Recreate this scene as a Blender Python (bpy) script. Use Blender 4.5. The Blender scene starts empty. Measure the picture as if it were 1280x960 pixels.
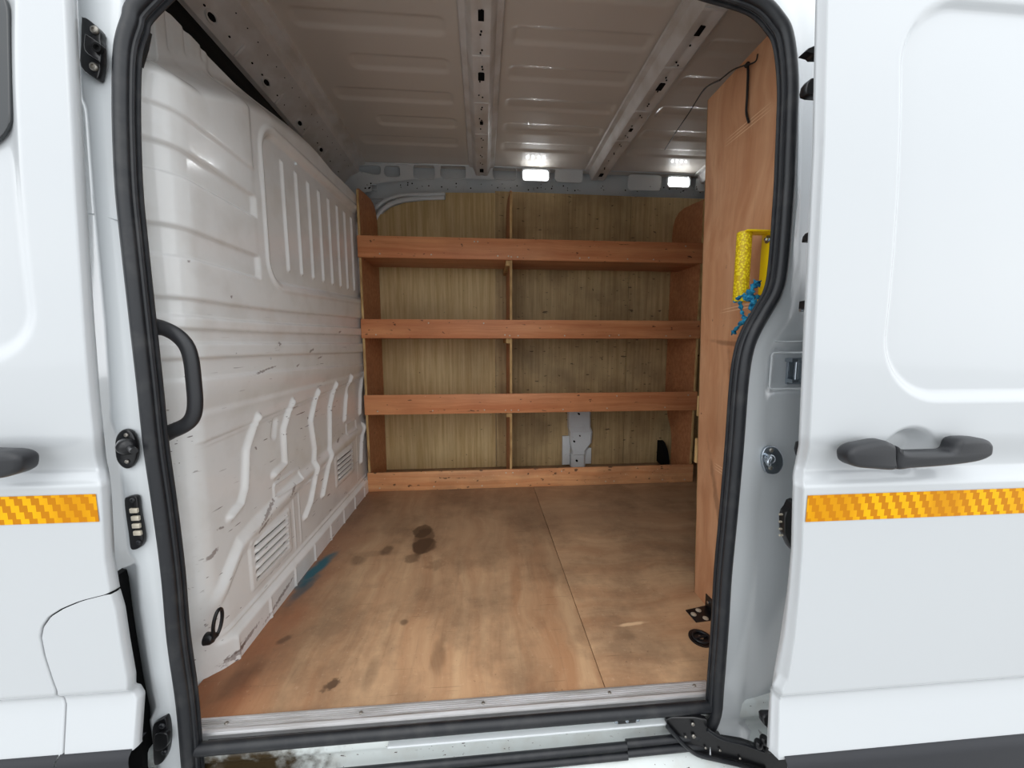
import bpy, bmesh, math, random
import numpy as np
from mathutils import Vector, Matrix
random.seed(7); rng = np.random.default_rng(7)
S = bpy.context.scene
C = S.collection

# ------------------------------------------------------------ camera
FPX = 460.0; EYE = 0.86                      # focal length in pixels (1280 wide), eye height above the load floor
YAW = math.atan2(37/FPX, math.sqrt(1+(50/FPX)**2)); PIT = math.atan2(50/FPX, 1)
cam = bpy.data.cameras.new('camera'); camo = bpy.data.objects.new('camera', cam); C.objects.link(camo)
cam.sensor_fit = 'HORIZONTAL'; cam.sensor_width = 36; cam.lens = 36*FPX/1280; cam.clip_start = 0.02; cam.clip_end = 400
camo.location = (0, 0, EYE); camo.rotation_euler = (math.pi/2-PIT, 0, -YAW)
S.camera = camo
# ------------------------------------------------------------ sky and exposure
S.view_settings.view_transform = 'Standard'; S.view_settings.look = 'None'; S.view_settings.gamma = 1
S.view_settings.use_curve_mapping = False
S.view_settings.exposure = 0.80
w = bpy.data.worlds.new('overcast_sky'); S.world = w; w.use_nodes = True
nt = w.node_tree; N = nt.nodes; L = nt.links
bg = N['Background']; tc = N.new('ShaderNodeTexCoord'); mp = N.new('ShaderNodeMapping'); mp.inputs['Scale'].default_value = (1, 1, 2.2)
nz = N.new('ShaderNodeTexNoise'); nz.inputs['Scale'].default_value = 1.7; nz.inputs['Detail'].default_value = 4
cr = N.new('ShaderNodeValToRGB'); cr.color_ramp.elements[0].position = .3; cr.color_ramp.elements[1].position = .72
cr.color_ramp.elements[0].color = (.86, .92, .98, 1); cr.color_ramp.elements[1].color = (1.10, 1.12, 1.14, 1)
L.new(tc.outputs['Generated'], mp.inputs['Vector']); L.new(mp.outputs['Vector'], nz.inputs['Vector'])
L.new(nz.outputs['Fac'], cr.inputs['Fac']); L.new(cr.outputs['Color'], bg.inputs['Color']); bg.inputs['Strength'].default_value = 1.0
# the sun behind thin cloud, high behind the photographer
sl = bpy.data.lights.new('sun', 'SUN'); sl.energy = 0.25; sl.angle = math.radians(40); sl.color = (1, .97, .92)
so = bpy.data.objects.new('sun', sl); C.objects.link(so); so.rotation_euler = (math.radians(48), 0, math.radians(-10))

# ------------------------------------------------------------ pixel -> point
F_ = Vector((math.sin(YAW)*math.cos(PIT), math.cos(YAW)*math.cos(PIT), -math.sin(PIT)))
R_ = Vector((math.cos(YAW), -math.sin(YAW), 0)); U_ = R_.cross(F_)
O_ = Vector((0, 0, EYE))
def ray(x, y): return R_*((x-640)/FPX)-U_*((y-480)/FPX)+F_
def on(x, y, ax, v):
    r = ray(x, y); return O_+r*((v-O_[ax])/r[ax])
def tum(z): return 0.12*max(0.0, z-0.9)**2            # the body side leans in towards the roof
def P(x, y, Y):                                       # point on a plane parallel to the body side, following its lean
    q = on(x, y, 1, Y)
    for _ in range(6): q = on(x, y, 1, Y+tum(q.z))
    return q
def PX(x, y, X): return on(x, y, 0, X)
def PZ(x, y, Z): return on(x, y, 2, Z)
def sstep(a, b, x):
    t = np.clip((x-a)/(b-a), 0, 1); return t*t*(3-2*t)
def npt(z): return 0.12*np.maximum(0, z-.9)**2
def body_y(z, base):
    """outer section of the lower body; z may be an array"""
    z = np.asarray(z, float)
    o_ = -.016*(1-sstep(.633, .70, z))+.022*(1-sstep(.606, .632, z))
    o_ += -.012*(1-sstep(.182, .203, z))+.032*np.clip((.184-z)/.087, 0, 1)
    return base-o_+npt(z)
def PS(x, y, base, extra=0.0):                        # point on the pressed door skin (its section, belt and flare included)
    q = P(x, y, base)
    for _ in range(12):
        z_ = .5*(q.z+on(x, y, 1, float(body_y(q.z, base))+extra).z); q = on(x, y, 1, float(body_y(z_, base))+extra); q.z = z_
    return q
def interp(y, tab): return float(np.interp(y, [t[0] for t in tab], [t[1] for t in tab]))

# ------------------------------------------------------------ materials
def srgb(r, g, b):
    f = lambda c: (c/255/12.92) if c/255 <= .04045 else ((c/255+.055)/1.055)**2.4
    return (f(r), f(g), f(b), 1)
class Mat:
    def __init__(s, name, col=(.8, .8, .8, 1), rough=.5, metal=0, spec=.5, coat=0):
        s.m = bpy.data.materials.new(name); s.m.use_nodes = True; s.t = s.m.node_tree; s.N = s.t.nodes; s.L = s.t.links
        s.b = s.N['Principled BSDF']; s.b.inputs['Base Color'].default_value = col; s.b.inputs['Roughness'].default_value = rough
        s.b.inputs['Metallic'].default_value = metal; s.b.inputs['Specular IOR Level'].default_value = spec
        s.b.inputs['Coat Weight'].default_value = coat; s.b.inputs['Coat Roughness'].default_value = .06
        s.tc = s.N.new('ShaderNodeTexCoord').outputs['Object']
    def map(s, scale=(1, 1, 1), rot=(0, 0, 0), loc=(0, 0, 0), src=None):
        n = s.N.new('ShaderNodeMapping'); n.inputs['Scale'].default_value = scale; n.inputs['Rotation'].default_value = rot
        n.inputs['Location'].default_value = loc; s.L.new(src or s.tc, n.inputs['Vector']); return n.outputs[0]
    def noise(s, scale, detail=3, vec=None, rough=.5, dist=0):
        n = s.N.new('ShaderNodeTexNoise'); n.inputs['Scale'].default_value = scale; n.inputs['Detail'].default_value = detail
        n.inputs['Roughness'].default_value = rough; n.inputs['Distortion'].default_value = dist
        s.L.new(vec or s.tc, n.inputs['Vector']); return n.outputs['Fac']
    def ramp(s, fac, a, b, ca=(0, 0, 0, 1), cb=(1, 1, 1, 1)):
        n = s.N.new('ShaderNodeValToRGB'); e = n.color_ramp.elements; e[0].position = a; e[1].position = b; e[0].color = ca; e[1].color = cb
        s.L.new(fac, n.inputs['Fac']); return n.outputs['Color']
    def mix(s, fac, a, b, mode='MIX'):
        n = s.N.new('ShaderNodeMix'); n.data_type = 'RGBA'; n.blend_type = mode
        for i, v in ((0, fac), (6, a), (7, b)):
            if hasattr(v, 'is_output'): s.L.new(v, n.inputs[i])
            else: n.inputs[i].default_value = v
        return n.outputs[2]
    def math(s, op, a, b=0.0, c=None):
        n = s.N.new('ShaderNodeMath'); n.operation = op
        for i, v in enumerate((a, b) if c is None else (a, b, c)):
            if hasattr(v, 'is_output'): s.L.new(v, n.inputs[i])
            else: n.inputs[i].default_value = v
        return n.outputs[0]
    def sep(s, vec=None):
        n = s.N.new('ShaderNodeSeparateXYZ'); s.L.new(vec or s.tc, n.inputs[0]); return n.outputs
    def color(s, c): s.L.new(c, s.b.inputs['Base Color']); return s
    def rough(s, c): s.L.new(c, s.b.inputs['Roughness']); return s
    def bump(s, h, dist=.001, strength=1):
        n = s.N.new('ShaderNodeBump'); n.inputs['Distance'].default_value = dist; n.inputs['Strength'].default_value = strength
        s.L.new(h, n.inputs['Height']); s.L.new(n.outputs[0], s.b.inputs['Normal']); return s
    def spot(s, cx, cy, rx, ry, ang, soft=.5, wob=.5, ns=18, axes='xy'):
        """soft blob mask (0..1) with a ragged edge, fixed in the object"""
        o = s.sep(); ax = dict(x=o[0], y=o[1], z=o[2]); a = math.radians(ang)
        u = s.math('SUBTRACT', ax[axes[0]], cx); v = s.math('SUBTRACT', ax[axes[1]], cy)
        p = s.math('ADD', s.math('MULTIPLY', u, math.cos(a)/rx), s.math('MULTIPLY', v, math.sin(a)/rx))
        q = s.math('ADD', s.math('MULTIPLY', u, -math.sin(a)/ry), s.math('MULTIPLY', v, math.cos(a)/ry))
        d = s.math('SQRT', s.math('ADD', s.math('MULTIPLY', p, p), s.math('MULTIPLY', q, q)))
        d = s.math('ADD', d, s.math('MULTIPLY', s.math('SUBTRACT', s.noise(ns, 4), .5), wob*2))
        n = s.N.new('ShaderNodeMapRange'); n.inputs[1].default_value = 1+soft/2; n.inputs[2].default_value = 1-soft/2
        n.interpolation_type = 'SMOOTHSTEP'; s.L.new(d, n.inputs[0]); return n.outputs[0]
def paint(name, col, rough=.22, bumpy=.0):
    m = Mat(name, col, rough, 0, .5, .5)
    return m
M = {}
M['white'] = paint('white_body_paint', srgb(218, 222, 224))
m = M['door'] = paint('white_outer_paint', srgb(195, 198, 200), .24)
m.bump(m.noise(2.2, 2), .004, .35)
def dirty_white(name, base, amt, scale=1, zlo=None, rough=.25):
    m = Mat(name, base, rough, 0, .5, .3)
    n1 = m.noise(7*scale, 5); grime = m.ramp(n1, .48, .8)
    c = m.mix(m.math('MULTIPLY', grime, .22*amt), base, srgb(176, 164, 146))
    # scuffs: short brown dashes of several directions
    for rot, sc, th in (((.6, 0, 0), (30, 5, 60), .70), ((-.9, 0, 0), (30, 6, 50), .715), ((1.5, 0, 0), (30, 9, 60), .73), ((.2, 0, .3), (24, 24, 60), .74)):
        s_ = m.ramp(m.noise(1.2*scale, 2, m.map(sc, rot)), th, th+.03)
        gate = m.ramp(m.noise(3.1*scale, 2, m.map((1, 1, 1), loc=(rot[0]*9, 3, 1))), .45, .6)
        k = m.math('MULTIPLY', m.math('MULTIPLY', s_, gate), .85*amt)
        if zlo is not None:
            zz = m.N.new('ShaderNodeMapRange'); zz.inputs[1].default_value = zlo[1]; zz.inputs[2].default_value = zlo[0]
            m.L.new(m.sep()[2], zz.inputs[0]); k = m.math('MULTIPLY', k, zz.outputs[0])
        c = m.mix(k, c, srgb(74, 48, 38))
    m.color(c); return m
M['bulk'] = dirty_white('white_bulkhead_paint_scuffed', srgb(240, 240, 238), 1.0, 1.5, (.6, 1.0), .16)
M['sill'] = dirty_white('white_sill_paint_soiled', srgb(222, 228, 226), 1.6, 2.4)
m = M['bulk']; c0 = m.b.inputs['Base Color'].links[0].from_socket
for a_, b_, ry_, rz_, an_ in ((328, 463, .09, .006, 8), (345, 430, .025, .008, 30), (421, 415, .03, .008, 10), (385, 438, .03, .010, 20), (398, 447, .04, .006, 10), (370, 457, .018, .006, 20), (283, 371, .010, .008, 30), (231, 327, .006, .008, 0), (324, 560, .006, .014, 60), (388, 523, .008, .010, 30), (365, 613, .04, .012, 40), (281, 660, .005, .024, 80), (335, 640, .08, .010, 25), (272, 692, .03, .012, 20), (330, 655, .05, .010, 20), (425, 550, .03, .010, 20), (290, 815, .05, .02, 20), (345, 745, .12, .012, 10), (300, 800, .08, .012, 5), (245, 683, .03, .008, 30)):
    q_ = PX(a_, b_, -.69); c0 = m.mix(m.math('MULTIPLY', m.spot(q_.y, q_.z, ry_*.6, rz_*.5, an_, .7, 1.5, 110, 'yz'), .6), c0, srgb(92, 62, 50))
m.color(c0)
# brown grease on the left end of the sill
m = M['sill']; c0 = m.b.inputs['Base Color'].links[0].from_socket
c0 = m.mix(m.spot(-.56, -.075, .16, .05, 0, 1.2, .9, 45, 'xz'), c0, srgb(66, 54, 36)); m.color(c0)
M['roof'] = Mat('roof_inner_paint', srgb(226, 218, 208), .5, 0, .5, .4)
M['roof'].b.inputs['Coat Roughness'].default_value = .04
m = M['bow'] = Mat('roof_bow_paint', srgb(196, 190, 184), .42, 0, .4, .0)
m.color(m.mix(m.ramp(m.noise(9, 4), .4, .75), srgb(232, 229, 226), srgb(206, 198, 188)))
M['rail'] = dirty_white('rear_rail_paint', srgb(222, 226, 228), .5, 2)
M['rubber'] = Mat('black_rubber', srgb(38, 40, 44), .42, 0, .5)
m = M['rubber']; m.color(m.mix(m.ramp(m.noise(26, 4), .5, .78), srgb(28, 30, 34), srgb(50, 50, 51)))
M['plastic'] = Mat('black_grained_plastic', srgb(38, 39, 42), .42, 0, .5); M['plastic'].bump(M['plastic'].noise(700, 2), .0003, .5)
M['black'] = Mat('black_gloss_plastic', srgb(22, 22, 24), .3, 0, .5)
M['void'] = Mat('gap_and_hole_shade', srgb(14, 14, 15), .9, 0, .2)  # near-black that paints the shade inside gaps and holes
M['glass'] = Mat('tinted_glass', srgb(30, 34, 36), .05, 0, .8)
M['clad'] = Mat('charcoal_cladding', srgb(44, 45, 49), .6, 0, .4); M['clad'].bump(M['clad'].noise(600, 2), .0003, .5)
M['chrome'] = Mat('zinc_plated_steel', srgb(190, 198, 206), .25, 1)
M['screw'] = Mat('dull_screw_steel', srgb(165, 160, 152), .35, .9)
M['pale'] = Mat('pale_contact_metal', srgb(205, 196, 178), .4, .3)
m = M['alu'] = Mat('brushed_aluminium', srgb(214, 213, 214), .4, .6)
m.color(m.mix(m.ramp(m.noise(6, 5, m.map((1, 12, 1))), .4, .75), srgb(232, 231, 232), srgb(186, 182, 178)))
M['yellow'] = Mat('yellow_powder_coat', srgb(247, 214, 8), .4, 0, .5)
m = M['yellowgrip'] = Mat('yellow_knurled_grip', srgb(250, 222, 10), .5, 0, .5)
vo = m.N.new('ShaderNodeTexVoronoi'); vo.inputs['Scale'].default_value = 190; m.L.new(m.tc, vo.inputs['Vector'])
m.color(m.mix(m.ramp(vo.outputs['Distance'], .25, .6), srgb(252, 230, 20), srgb(206, 170, 4))); m.bump(m.math('MULTIPLY', vo.outputs['Distance'], -1), .0015, .7)
m = M['rope'] = Mat('blue_frayed_cloth', srgb(30, 128, 168), .85, 0, .2)
m.color(m.mix(m.ramp(m.noise(90, 3), .35, .65), srgb(20, 88, 128), srgb(60, 160, 196))); m.bump(m.noise(260, 3), .002, .8)
M['cable'] = Mat('black_cable_sheath', srgb(18, 16, 16), .5)
M['endgrain'] = Mat('pale_plywood_edge', srgb(206, 172, 118), .7, 0, .3)
m = M['endgrain']; m.color(m.mix(m.ramp(m.noise(60, 4, m.map((1, 1, .2))), .35, .7), srgb(212, 178, 124), srgb(160, 122, 78)))
M['ground'] = Mat('pale_concrete', srgb(120, 120, 120), .9); m = M['ground']; m.color(m.mix(m.noise(40, 5), srgb(146, 146, 146), srgb(184, 183, 180)))

def wood(name, c1, c2, c3, axis, stripe=60, wav=.6, grime=.3, rough=.5, gs=5):
    """plywood face veneer; axis = grain direction"""
    m = Mat(name, c1, rough, 0, .35)
    sc = [stripe, stripe, stripe]; sc['xyz'.index(axis)] = stripe*.035
    warp = m.N.new('ShaderNodeVectorMath'); warp.operation = 'MULTIPLY_ADD'
    nn = m.N.new('ShaderNodeTexNoise'); nn.inputs['Scale'].default_value = 2.6; nn.inputs['Detail'].default_value = 2; m.L.new(m.tc, nn.inputs['Vector'])
    m.L.new(nn.outputs['Color'], warp.inputs[0]); warp.inputs[1].default_value = (wav*.12,)*3; m.L.new(m.tc, warp.inputs[2])
    g = m.noise(1, 5, m.map(tuple(sc), src=warp.outputs[0]), .6)
    c = m.mix(m.ramp(g, .36, .64), c1, c2)
    big = m.noise(gs, 4); c = m.mix(m.math('MULTIPLY', m.ramp(big, .42, .75), grime), c, c3)
    fine = [stripe*5]*3; fine['xyz'.index(axis)] = stripe*.2
    fn = m.noise(1, 3, m.map(tuple(fine)), .6)
    c = m.mix(m.math('MULTIPLY', m.ramp(fn, .55, .75), .25), c, c3)
    m.color(c); m.bump(g, .0006, .5); m.c = c; return m
def flecks(m, col, th=.76, scale=(40, 40, 40), amt=.8):
    k = m.ramp(m.noise(1, 2, m.map(scale)), th-.02, th+.03); m.c = m.mix(m.math('MULTIPLY', k, amt), m.c, col); m.color(m.c)
M['redply'] = wood('red_brown_plywood', srgb(204, 144, 102), srgb(184, 120, 80), srgb(126, 82, 54), 'x', 40, .4, .3)
flecks(M['redply'], srgb(60, 34, 24), .74, (28, 28, 60)); 
M['lip'] = wood('orange_shelf_lip_plywood', srgb(222, 154, 106), srgb(202, 126, 82), srgb(144, 86, 58), 'x', 36, .35, .25)
flecks(M['lip'], srgb(52, 30, 22), .72, (26, 26, 60)); flecks(M['lip'], srgb(232, 214, 190), .765, (44, 44, 80))
M['kick'] = wood('worn_kick_board_plywood', srgb(232, 176, 126), srgb(212, 142, 94), srgb(120, 88, 66), 'x', 30, .35, .45)
flecks(M['kick'], srgb(50, 36, 28), .68, (24, 24, 50)); flecks(M['kick'], srgb(230, 206, 176), .7, (60, 60, 110))
M['panelply'] = wood('tall_panel_plywood', srgb(210, 160, 122), srgb(190, 134, 96), srgb(146, 98, 68), 'z', 20, 1.6, .35, .45)
m = M['panelply']
for a in ((1.03, .30, .20, .012, 70), (1.02, .86, .10, .007, 5), (1.0, .6, .2, .01, 80)):
    m.c = m.mix(m.math('MULTIPLY', m.spot(*a, 1.0, .8, 30, 'yz'), .45), m.c, srgb(92, 58, 40))
for a_, b_, n_ in (((908, 182), (961, 139), 3), ((893, 586), (911, 598), 3), ((902, 391), (950, 381), 2)):
    p_, q_ = PX(*a_, .73), PX(*b_, .73); l_ = math.hypot(q_.y-p_.y, q_.z-p_.z)/2; an_ = math.degrees(math.atan2(q_.z-p_.z, q_.y-p_.y))
    for k_ in range(n_):
        m.c = m.mix(m.math('MULTIPLY', m.spot((p_.y+q_.y)/2, (p_.z+q_.z)/2+k_*.009, l_, .0013, an_, .5, .2, 60, 'yz'), .8), m.c, srgb(232, 194, 158))
flecks(m, srgb(70, 40, 28), .77, (34, 34, 34))
m = M['lining'] = wood('straw_coloured_lining_plywood', srgb(226, 202, 152), srgb(200, 170, 118), srgb(134, 108, 76), 'z', 70, .02, .3, .6, 3)
flecks(m, srgb(58, 42, 28), .74, (30, 30, 44), .7)
m = M['lining2'] = wood('grubby_lining_plywood', srgb(208, 182, 136), srgb(182, 154, 110), srgb(108, 84, 62), 'z', 70, .02, .55, .6, 4)
flecks(m, srgb(44, 32, 24), .69, (20, 20, 60), .7); flecks(m, srgb(44, 32, 24), .75, (38, 38, 38), .8)
def floor_mat(name, axis):
    m = wood(name, srgb(210, 170, 130), srgb(184, 136, 98), srgb(134, 104, 78), axis, 17, 1.5, .6, .5, 3.2)
    o = m.sep()
    # worn grey traffic zone in the middle, orange clean edge along the bulkhead and the sill
    dist = m.math('ADD', o[0], m.math('MULTIPLY', m.noise(5, 4), .22))
    e = m.N.new('ShaderNodeMapRange'); e.inputs[1].default_value = -.40; e.inputs[2].default_value = -.52; m.L.new(dist, e.inputs[0])
    m.c = m.mix(m.math('MULTIPLY', e.outputs[0], .65), m.c, srgb(160, 88, 50))
    e = m.N.new('ShaderNodeMapRange'); e.inputs[1].default_value = .85; e.inputs[2].default_value = 1.9
    m.L.new(m.math('ADD', o[1], m.math('MULTIPLY', m.noise(4, 4), .3)), e.inputs[0])
    m.c = m.mix(m.math('MULTIPLY', e.outputs[0], .55), m.c, srgb(140, 120, 98))
    m.c = m.mix(m.math('MULTIPLY', m.ramp(m.noise(3.4, 6, rough=.68), .46, .64), .55), m.c, srgb(112, 88, 68))
    m.c = m.mix(m.math('MULTIPLY', m.ramp(m.noise(1, 5, m.map((60, 60, 60)), .7), .60, .76), .3), m.c, srgb(232, 200, 168))
    # fine dark scratches and specks trodden in
    for rt, sc_ in (((0, 0, .5), (5, 120, 1)), ((0, 0, -.7), (6, 110, 1)), ((0, 0, 1.3), (90, 90, 1))):
        m.c = m.mix(m.math('MULTIPLY', m.ramp(m.noise(1, 3, m.map(sc_, rt)), .68, .74), .4), m.c, srgb(96, 70, 50))
    return m
m = M['floorL'] = floor_mat('floor_plywood_grain_inwards', 'y')
def sp(m, px, py, rx, ry, ang, col, amt, soft=.5, wob=.4, ns=18):
    q = PZ(px, py, 0); m.c = m.mix(m.math('MULTIPLY', m.spot(q.x, q.y, rx, ry, ang, soft, wob, ns), amt), m.c, col)
dk = srgb(70, 50, 36)
sp(m, 528, 664, .042, .06, 0, dk, .72, .25, .25, 24); sp(m, 530, 682, .052, .062, 0, dk, .72, .25, .3, 24); sp(m, 529, 675, .044, .11, 0, dk, .6, .25, .3, 24); sp(m, 515, 698, .028, .034, 0, dk, .5, .5, .5, 30)
sp(m, 483, 688, .024, .04, 0, dk, .6, .7, .5); sp(m, 448, 700, .03, .03, 0, dk, .45, .9, .6); sp(m, 470, 692, .08, .02, 0, dk, .25, .9, .6)
sp(m, 545, 706, .035, .03, 0, dk, .35, .9, 1.0, 40); sp(m, 395, 712, .024, .11, -12, srgb(16, 96, 112), .95, 1.0, .5, 26)
sp(m, 380, 735, .02, .08, -12, srgb(30, 82, 96), .6, 1.0, .5, 26)
sp(m, 416, 855, .022, .012, 40, dk, .8, .6, .9, 60); sp(m, 355, 800, .02, .012, 40, dk, .6, .9, .6, 40)
sp(m, 548, 822, .018, .06, 0, dk, .4, 1.1, .7, 20); sp(m, 505, 778, .012, .012, 0, dk, .6, .8, .6); sp(m, 465, 840, .015, .05, 0, dk, .3, 1, .6, 20)
sp(m, 300, 850, .05, .03, 60, dk, .45, 1.1, .7, 20); sp(m, 400, 620, .2, .05, 0, dk, .3, 1.1, .7, 9)
m.color(m.c)
m = M['floorR'] = floor_mat('floor_plywood_grain_lengthways', 'x')
sp(m, 790, 780, .04, .006, 5, srgb(226, 190, 150), .7, .9, .6, 30); sp(m, 708, 788, .02, .03, 0, dk, .35, 1.1, .6, 20); sp(m, 780, 795, .03, .02, 0, dk, .25, 1.1, .6, 20)
m.color(m.c)
# reflective tape: two yellows in a stepped checker
m = M['tape'] = Mat('amber_reflective_tape', srgb(240, 180, 10), .45, 0, .15)
o = m.sep(); sx, sz = .0135, .0125
row = m.math('FLOOR', m.math('MULTIPLY', o[2], 1/sz)); shift = m.math('MULTIPLY', m.math('MODULO', m.math('ADD', row, 40), 2), .5)
col = m.math('FLOOR', m.math('ADD', m.math('MULTIPLY', m.math('ADD', o[0], 5), 1/sx), shift))
ck = m.math('MODULO', m.math('ADD', col, m.math('FLOOR', m.math('MULTIPLY', m.math('ADD', row, 40), .5))), 2)
band = m.ramp(m.noise(1, 1, m.map((9, 0, 2))), .35, .62)
m.color(m.mix(m.math('MULTIPLY', ck, m.math('MULTIPLY_ADD', band, .6, .35)), srgb(196, 124, 0), srgb(242, 180, 0)))
me_ = M['led'] = Mat('led_lens', (1, 1, 1, 1), .3); me_.b.inputs['Emission Color'].default_value = (.92, .97, 1, 1); me_.b.inputs['Emission Strength'].default_value = 1.2
me_ = M['diode'] = Mat('led_diode', (1, 1, 1, 1), .3); me_.b.inputs['Emission Color'].default_value = (.95, .98, 1, 1); me_.b.inputs['Emission Strength'].default_value = 26
M = {k: (v.m if isinstance(v, Mat) else v) for k, v in M.items()}

# ------------------------------------------------------------ geometry helpers
def link(name, me, mat, parent=None, smooth=True, kind=None, angle=40):
    o = bpy.data.objects.new(name, me); C.objects.link(o)
    if mat is not None: me.materials.append(mat)
    if smooth:
        me.polygons.foreach_set('use_smooth', [True]*len(me.polygons)); me.set_sharp_from_angle(angle=math.radians(angle))
    if parent is not None:
        o.parent = parent; o.matrix_parent_inverse = parent.matrix_basis.inverted()
    if kind: o['kind'] = kind
    return o
def bm_obj(name, bm, mat, parent=None, smooth=True, kind=None, angle=40):
    bmesh.ops.recalc_face_normals(bm, faces=bm.faces)
    me = bpy.data.meshes.new(name); bm.to_mesh(me); bm.free(); return link(name, me, mat, parent, smooth, kind, angle)
def thing(name, loc, label, cat, group=None):
    o = bpy.data.objects.new(name, None); C.objects.link(o); o.location = loc; o.empty_display_size = .05
    return tag(o, label, cat, group)
def tag(o, label=None, cat=None, group=None, kind=None):
    if label: o['label'] = label
    if cat: o['category'] = cat
    if group: o['group'] = group
    if kind: o['kind'] = kind
    return o
def box_into(bm, x0, x1, y0, y1, z0, z1, bev=0, mat4=None):
    vs = [bm.verts.new((x, y, z)) for x in (x0, x1) for y in (y0, y1) for z in (z0, z1)]
    fs = [(0, 1, 3, 2), (4, 6, 7, 5), (0, 4, 5, 1), (2, 3, 7, 6), (0, 2, 6, 4), (1, 5, 7, 3)]
    faces = [bm.faces.new([vs[i] for i in f]) for f in fs]
    if bev:
        es = list({e for f in faces for e in f.edges})
        r = bmesh.ops.bevel(bm, geom=es, offset=bev, segments=2, affect='EDGES', profile=.5)
        vs = list({v for f in r['faces'] for v in f.verts})
    if mat4 is not None: bmesh.ops.transform(bm, matrix=mat4, verts=[v for v in vs if v.is_valid])
def box(name, x0, x1, y0, y1, z0, z1, mat, parent=None, bev=.002, **k):
    bm = bmesh.new(); box_into(bm, x0, x1, y0, y1, z0, z1, bev); return bm_obj(name, bm, mat, parent, **k)
def loft_into(bm, rings, closed=True, cap=True):
    rv = [[bm.verts.new(p) for p in r] for r in rings]; n = len(rings[0])
    for a, b in zip(rv, rv[1:]):
        for i in range(n if closed else n-1):
            j = (i+1) % n; bm.faces.new((a[i], a[j], b[j], b[i]))
    if cap and closed: bm.faces.new(rv[0][::-1]); bm.faces.new(rv[-1])
def catmull(pts, k=6, closed=False):
    pts = [Vector(p) for p in pts]; n = len(pts); out = []
    for i in range(n if closed else n-1):
        g = (lambda j: pts[j % n]) if closed else (lambda j: pts[min(max(j, 0), n-1)])
        p0, p1, p2, p3 = g(i-1), g(i), g(i+1), g(i+2)
        for s in range(k):
            t = s/k; out.append(.5*((2*p1)+(p2-p0)*t+(2*p0-5*p1+4*p2-p3)*t*t+(3*p1-p0-3*p2+p3)*t**3))
    if not closed: out.append(pts[-1])
    return out
def tube_into(bm, pts, r, seg=10, closed=False, flat=1.0, up=Vector((0, 1, 0))):
    """tube along pts; r scalar or list; flat squashes the section along 'up'"""
    pts = [Vector(p) for p in pts]; n = len(pts); rings = []
    for i, p in enumerate(pts):
        t = (pts[(i+1) % n]-pts[i-1]) if (closed or 0 < i < n-1) else (pts[min(i+1, n-1)]-pts[max(i-1, 0)])
        t.normalize(); a = up-t*up.dot(t)
        if a.length < 1e-4: a = Vector((0, 0, 1))-t*t.z
        if a.length < 1e-4: a = Vector((1, 0, 0))
        a.normalize(); b = t.cross(a); rr = r[i] if isinstance(r, (list, tuple)) else r
        rings.append([p+a*(math.sin(2*math.pi*k/seg)*rr*flat)+b*(math.cos(2*math.pi*k/seg)*rr) for k in range(seg)])
    if closed: rings.append(rings[0]); loft_into(bm, rings, cap=False); bmesh.ops.remove_doubles(bm, verts=bm.verts, dist=1e-6)
    else: loft_into(bm, rings)
def tube(name, pts, r, mat, parent=None, seg=10, **k):
    kw = {a: k.pop(a) for a in ('closed', 'flat', 'up') if a in k}
    bm = bmesh.new(); tube_into(bm, pts, r, seg, **kw); return bm_obj(name, bm, mat, parent, **k)
def lathe_into(bm, c, axis, prof, seg=20):
    """prof = [(radius, height along axis)]"""
    axis = Vector(axis).normalized(); a = axis.orthogonal().normalized(); b = axis.cross(a); c = Vector(c)
    rings = [[c+axis*h+(a*math.cos(2*math.pi*k/seg)+b*math.sin(2*math.pi*k/seg))*max(r, 1e-5) for k in range(seg)] for r, h in prof]
    loft_into(bm, rings)
def lathe(name, c, axis, prof, mat, parent=None, seg=20, **k):
    bm = bmesh.new(); lathe_into(bm, c, axis, prof, seg); return bm_obj(name, bm, mat, parent, **k)
def screw(name, c, axis, r, mat, parent):
    bm = bmesh.new(); lathe_into(bm, c, axis, [(r, 0), (r, r*.25), (r*.75, r*.55), (r*.35, r*.6), (r*.3, r*.3), (0, r*.3)], 12)
    return bm_obj(name, bm, mat, parent)
def plate(name, outline, holes, mat, parent=None, thick=.004, bev=.0, plane='xz', off=0.0, res=1, **k):
    """flat plate from a 2D outline with holes, front face towards -Y (plane xz), -X... for yz: towards +X"""
    cu = bpy.data.curves.new(name, 'CURVE'); cu.dimensions = '2D'; cu.fill_mode = 'BOTH'
    cu.extrude = max(thick/2-bev, 1e-5); cu.bevel_depth = bev; cu.bevel_resolution = 2 if bev else 0; cu.offset = -bev
    for pl in [outline]+list(holes):
        s = cu.splines.new('POLY'); s.points.add(len(pl)-1); s.use_cyclic_u = True
        for i, q in enumerate(pl): s.points[i].co = (q[0], q[1], 0, 1)
    o = bpy.data.objects.new(name, cu); C.objects.link(o)
    bpy.context.view_layer.update()
    me = bpy.data.meshes.new_from_object(o.evaluated_get(bpy.context.evaluated_depsgraph_get()))
    bpy.data.objects.remove(o); bpy.data.curves.remove(cu)
    n = len(me.vertices); co = np.empty(n*3); me.vertices.foreach_get('co', co); co = co.reshape(-1, 3)
    if plane == 'xz': new = np.stack([co[:, 0], off-co[:, 2], co[:, 1]], 1)
    elif plane == 'yz': new = np.stack([off+co[:, 2], co[:, 0], co[:, 1]], 1)
    else: new = np.stack([co[:, 0], co[:, 1], off+co[:, 2]], 1)
    me.vertices.foreach_set('co', new.ravel()); me.name = name; me.materials.clear()
    bm = bmesh.new(); bm.from_mesh(me); bmesh.ops.remove_doubles(bm, verts=bm.verts, dist=1e-6); bmesh.ops.recalc_face_normals(bm, faces=bm.faces); bm.to_mesh(me); bm.free()
    return link(name, me, mat, parent, **k)
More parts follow.
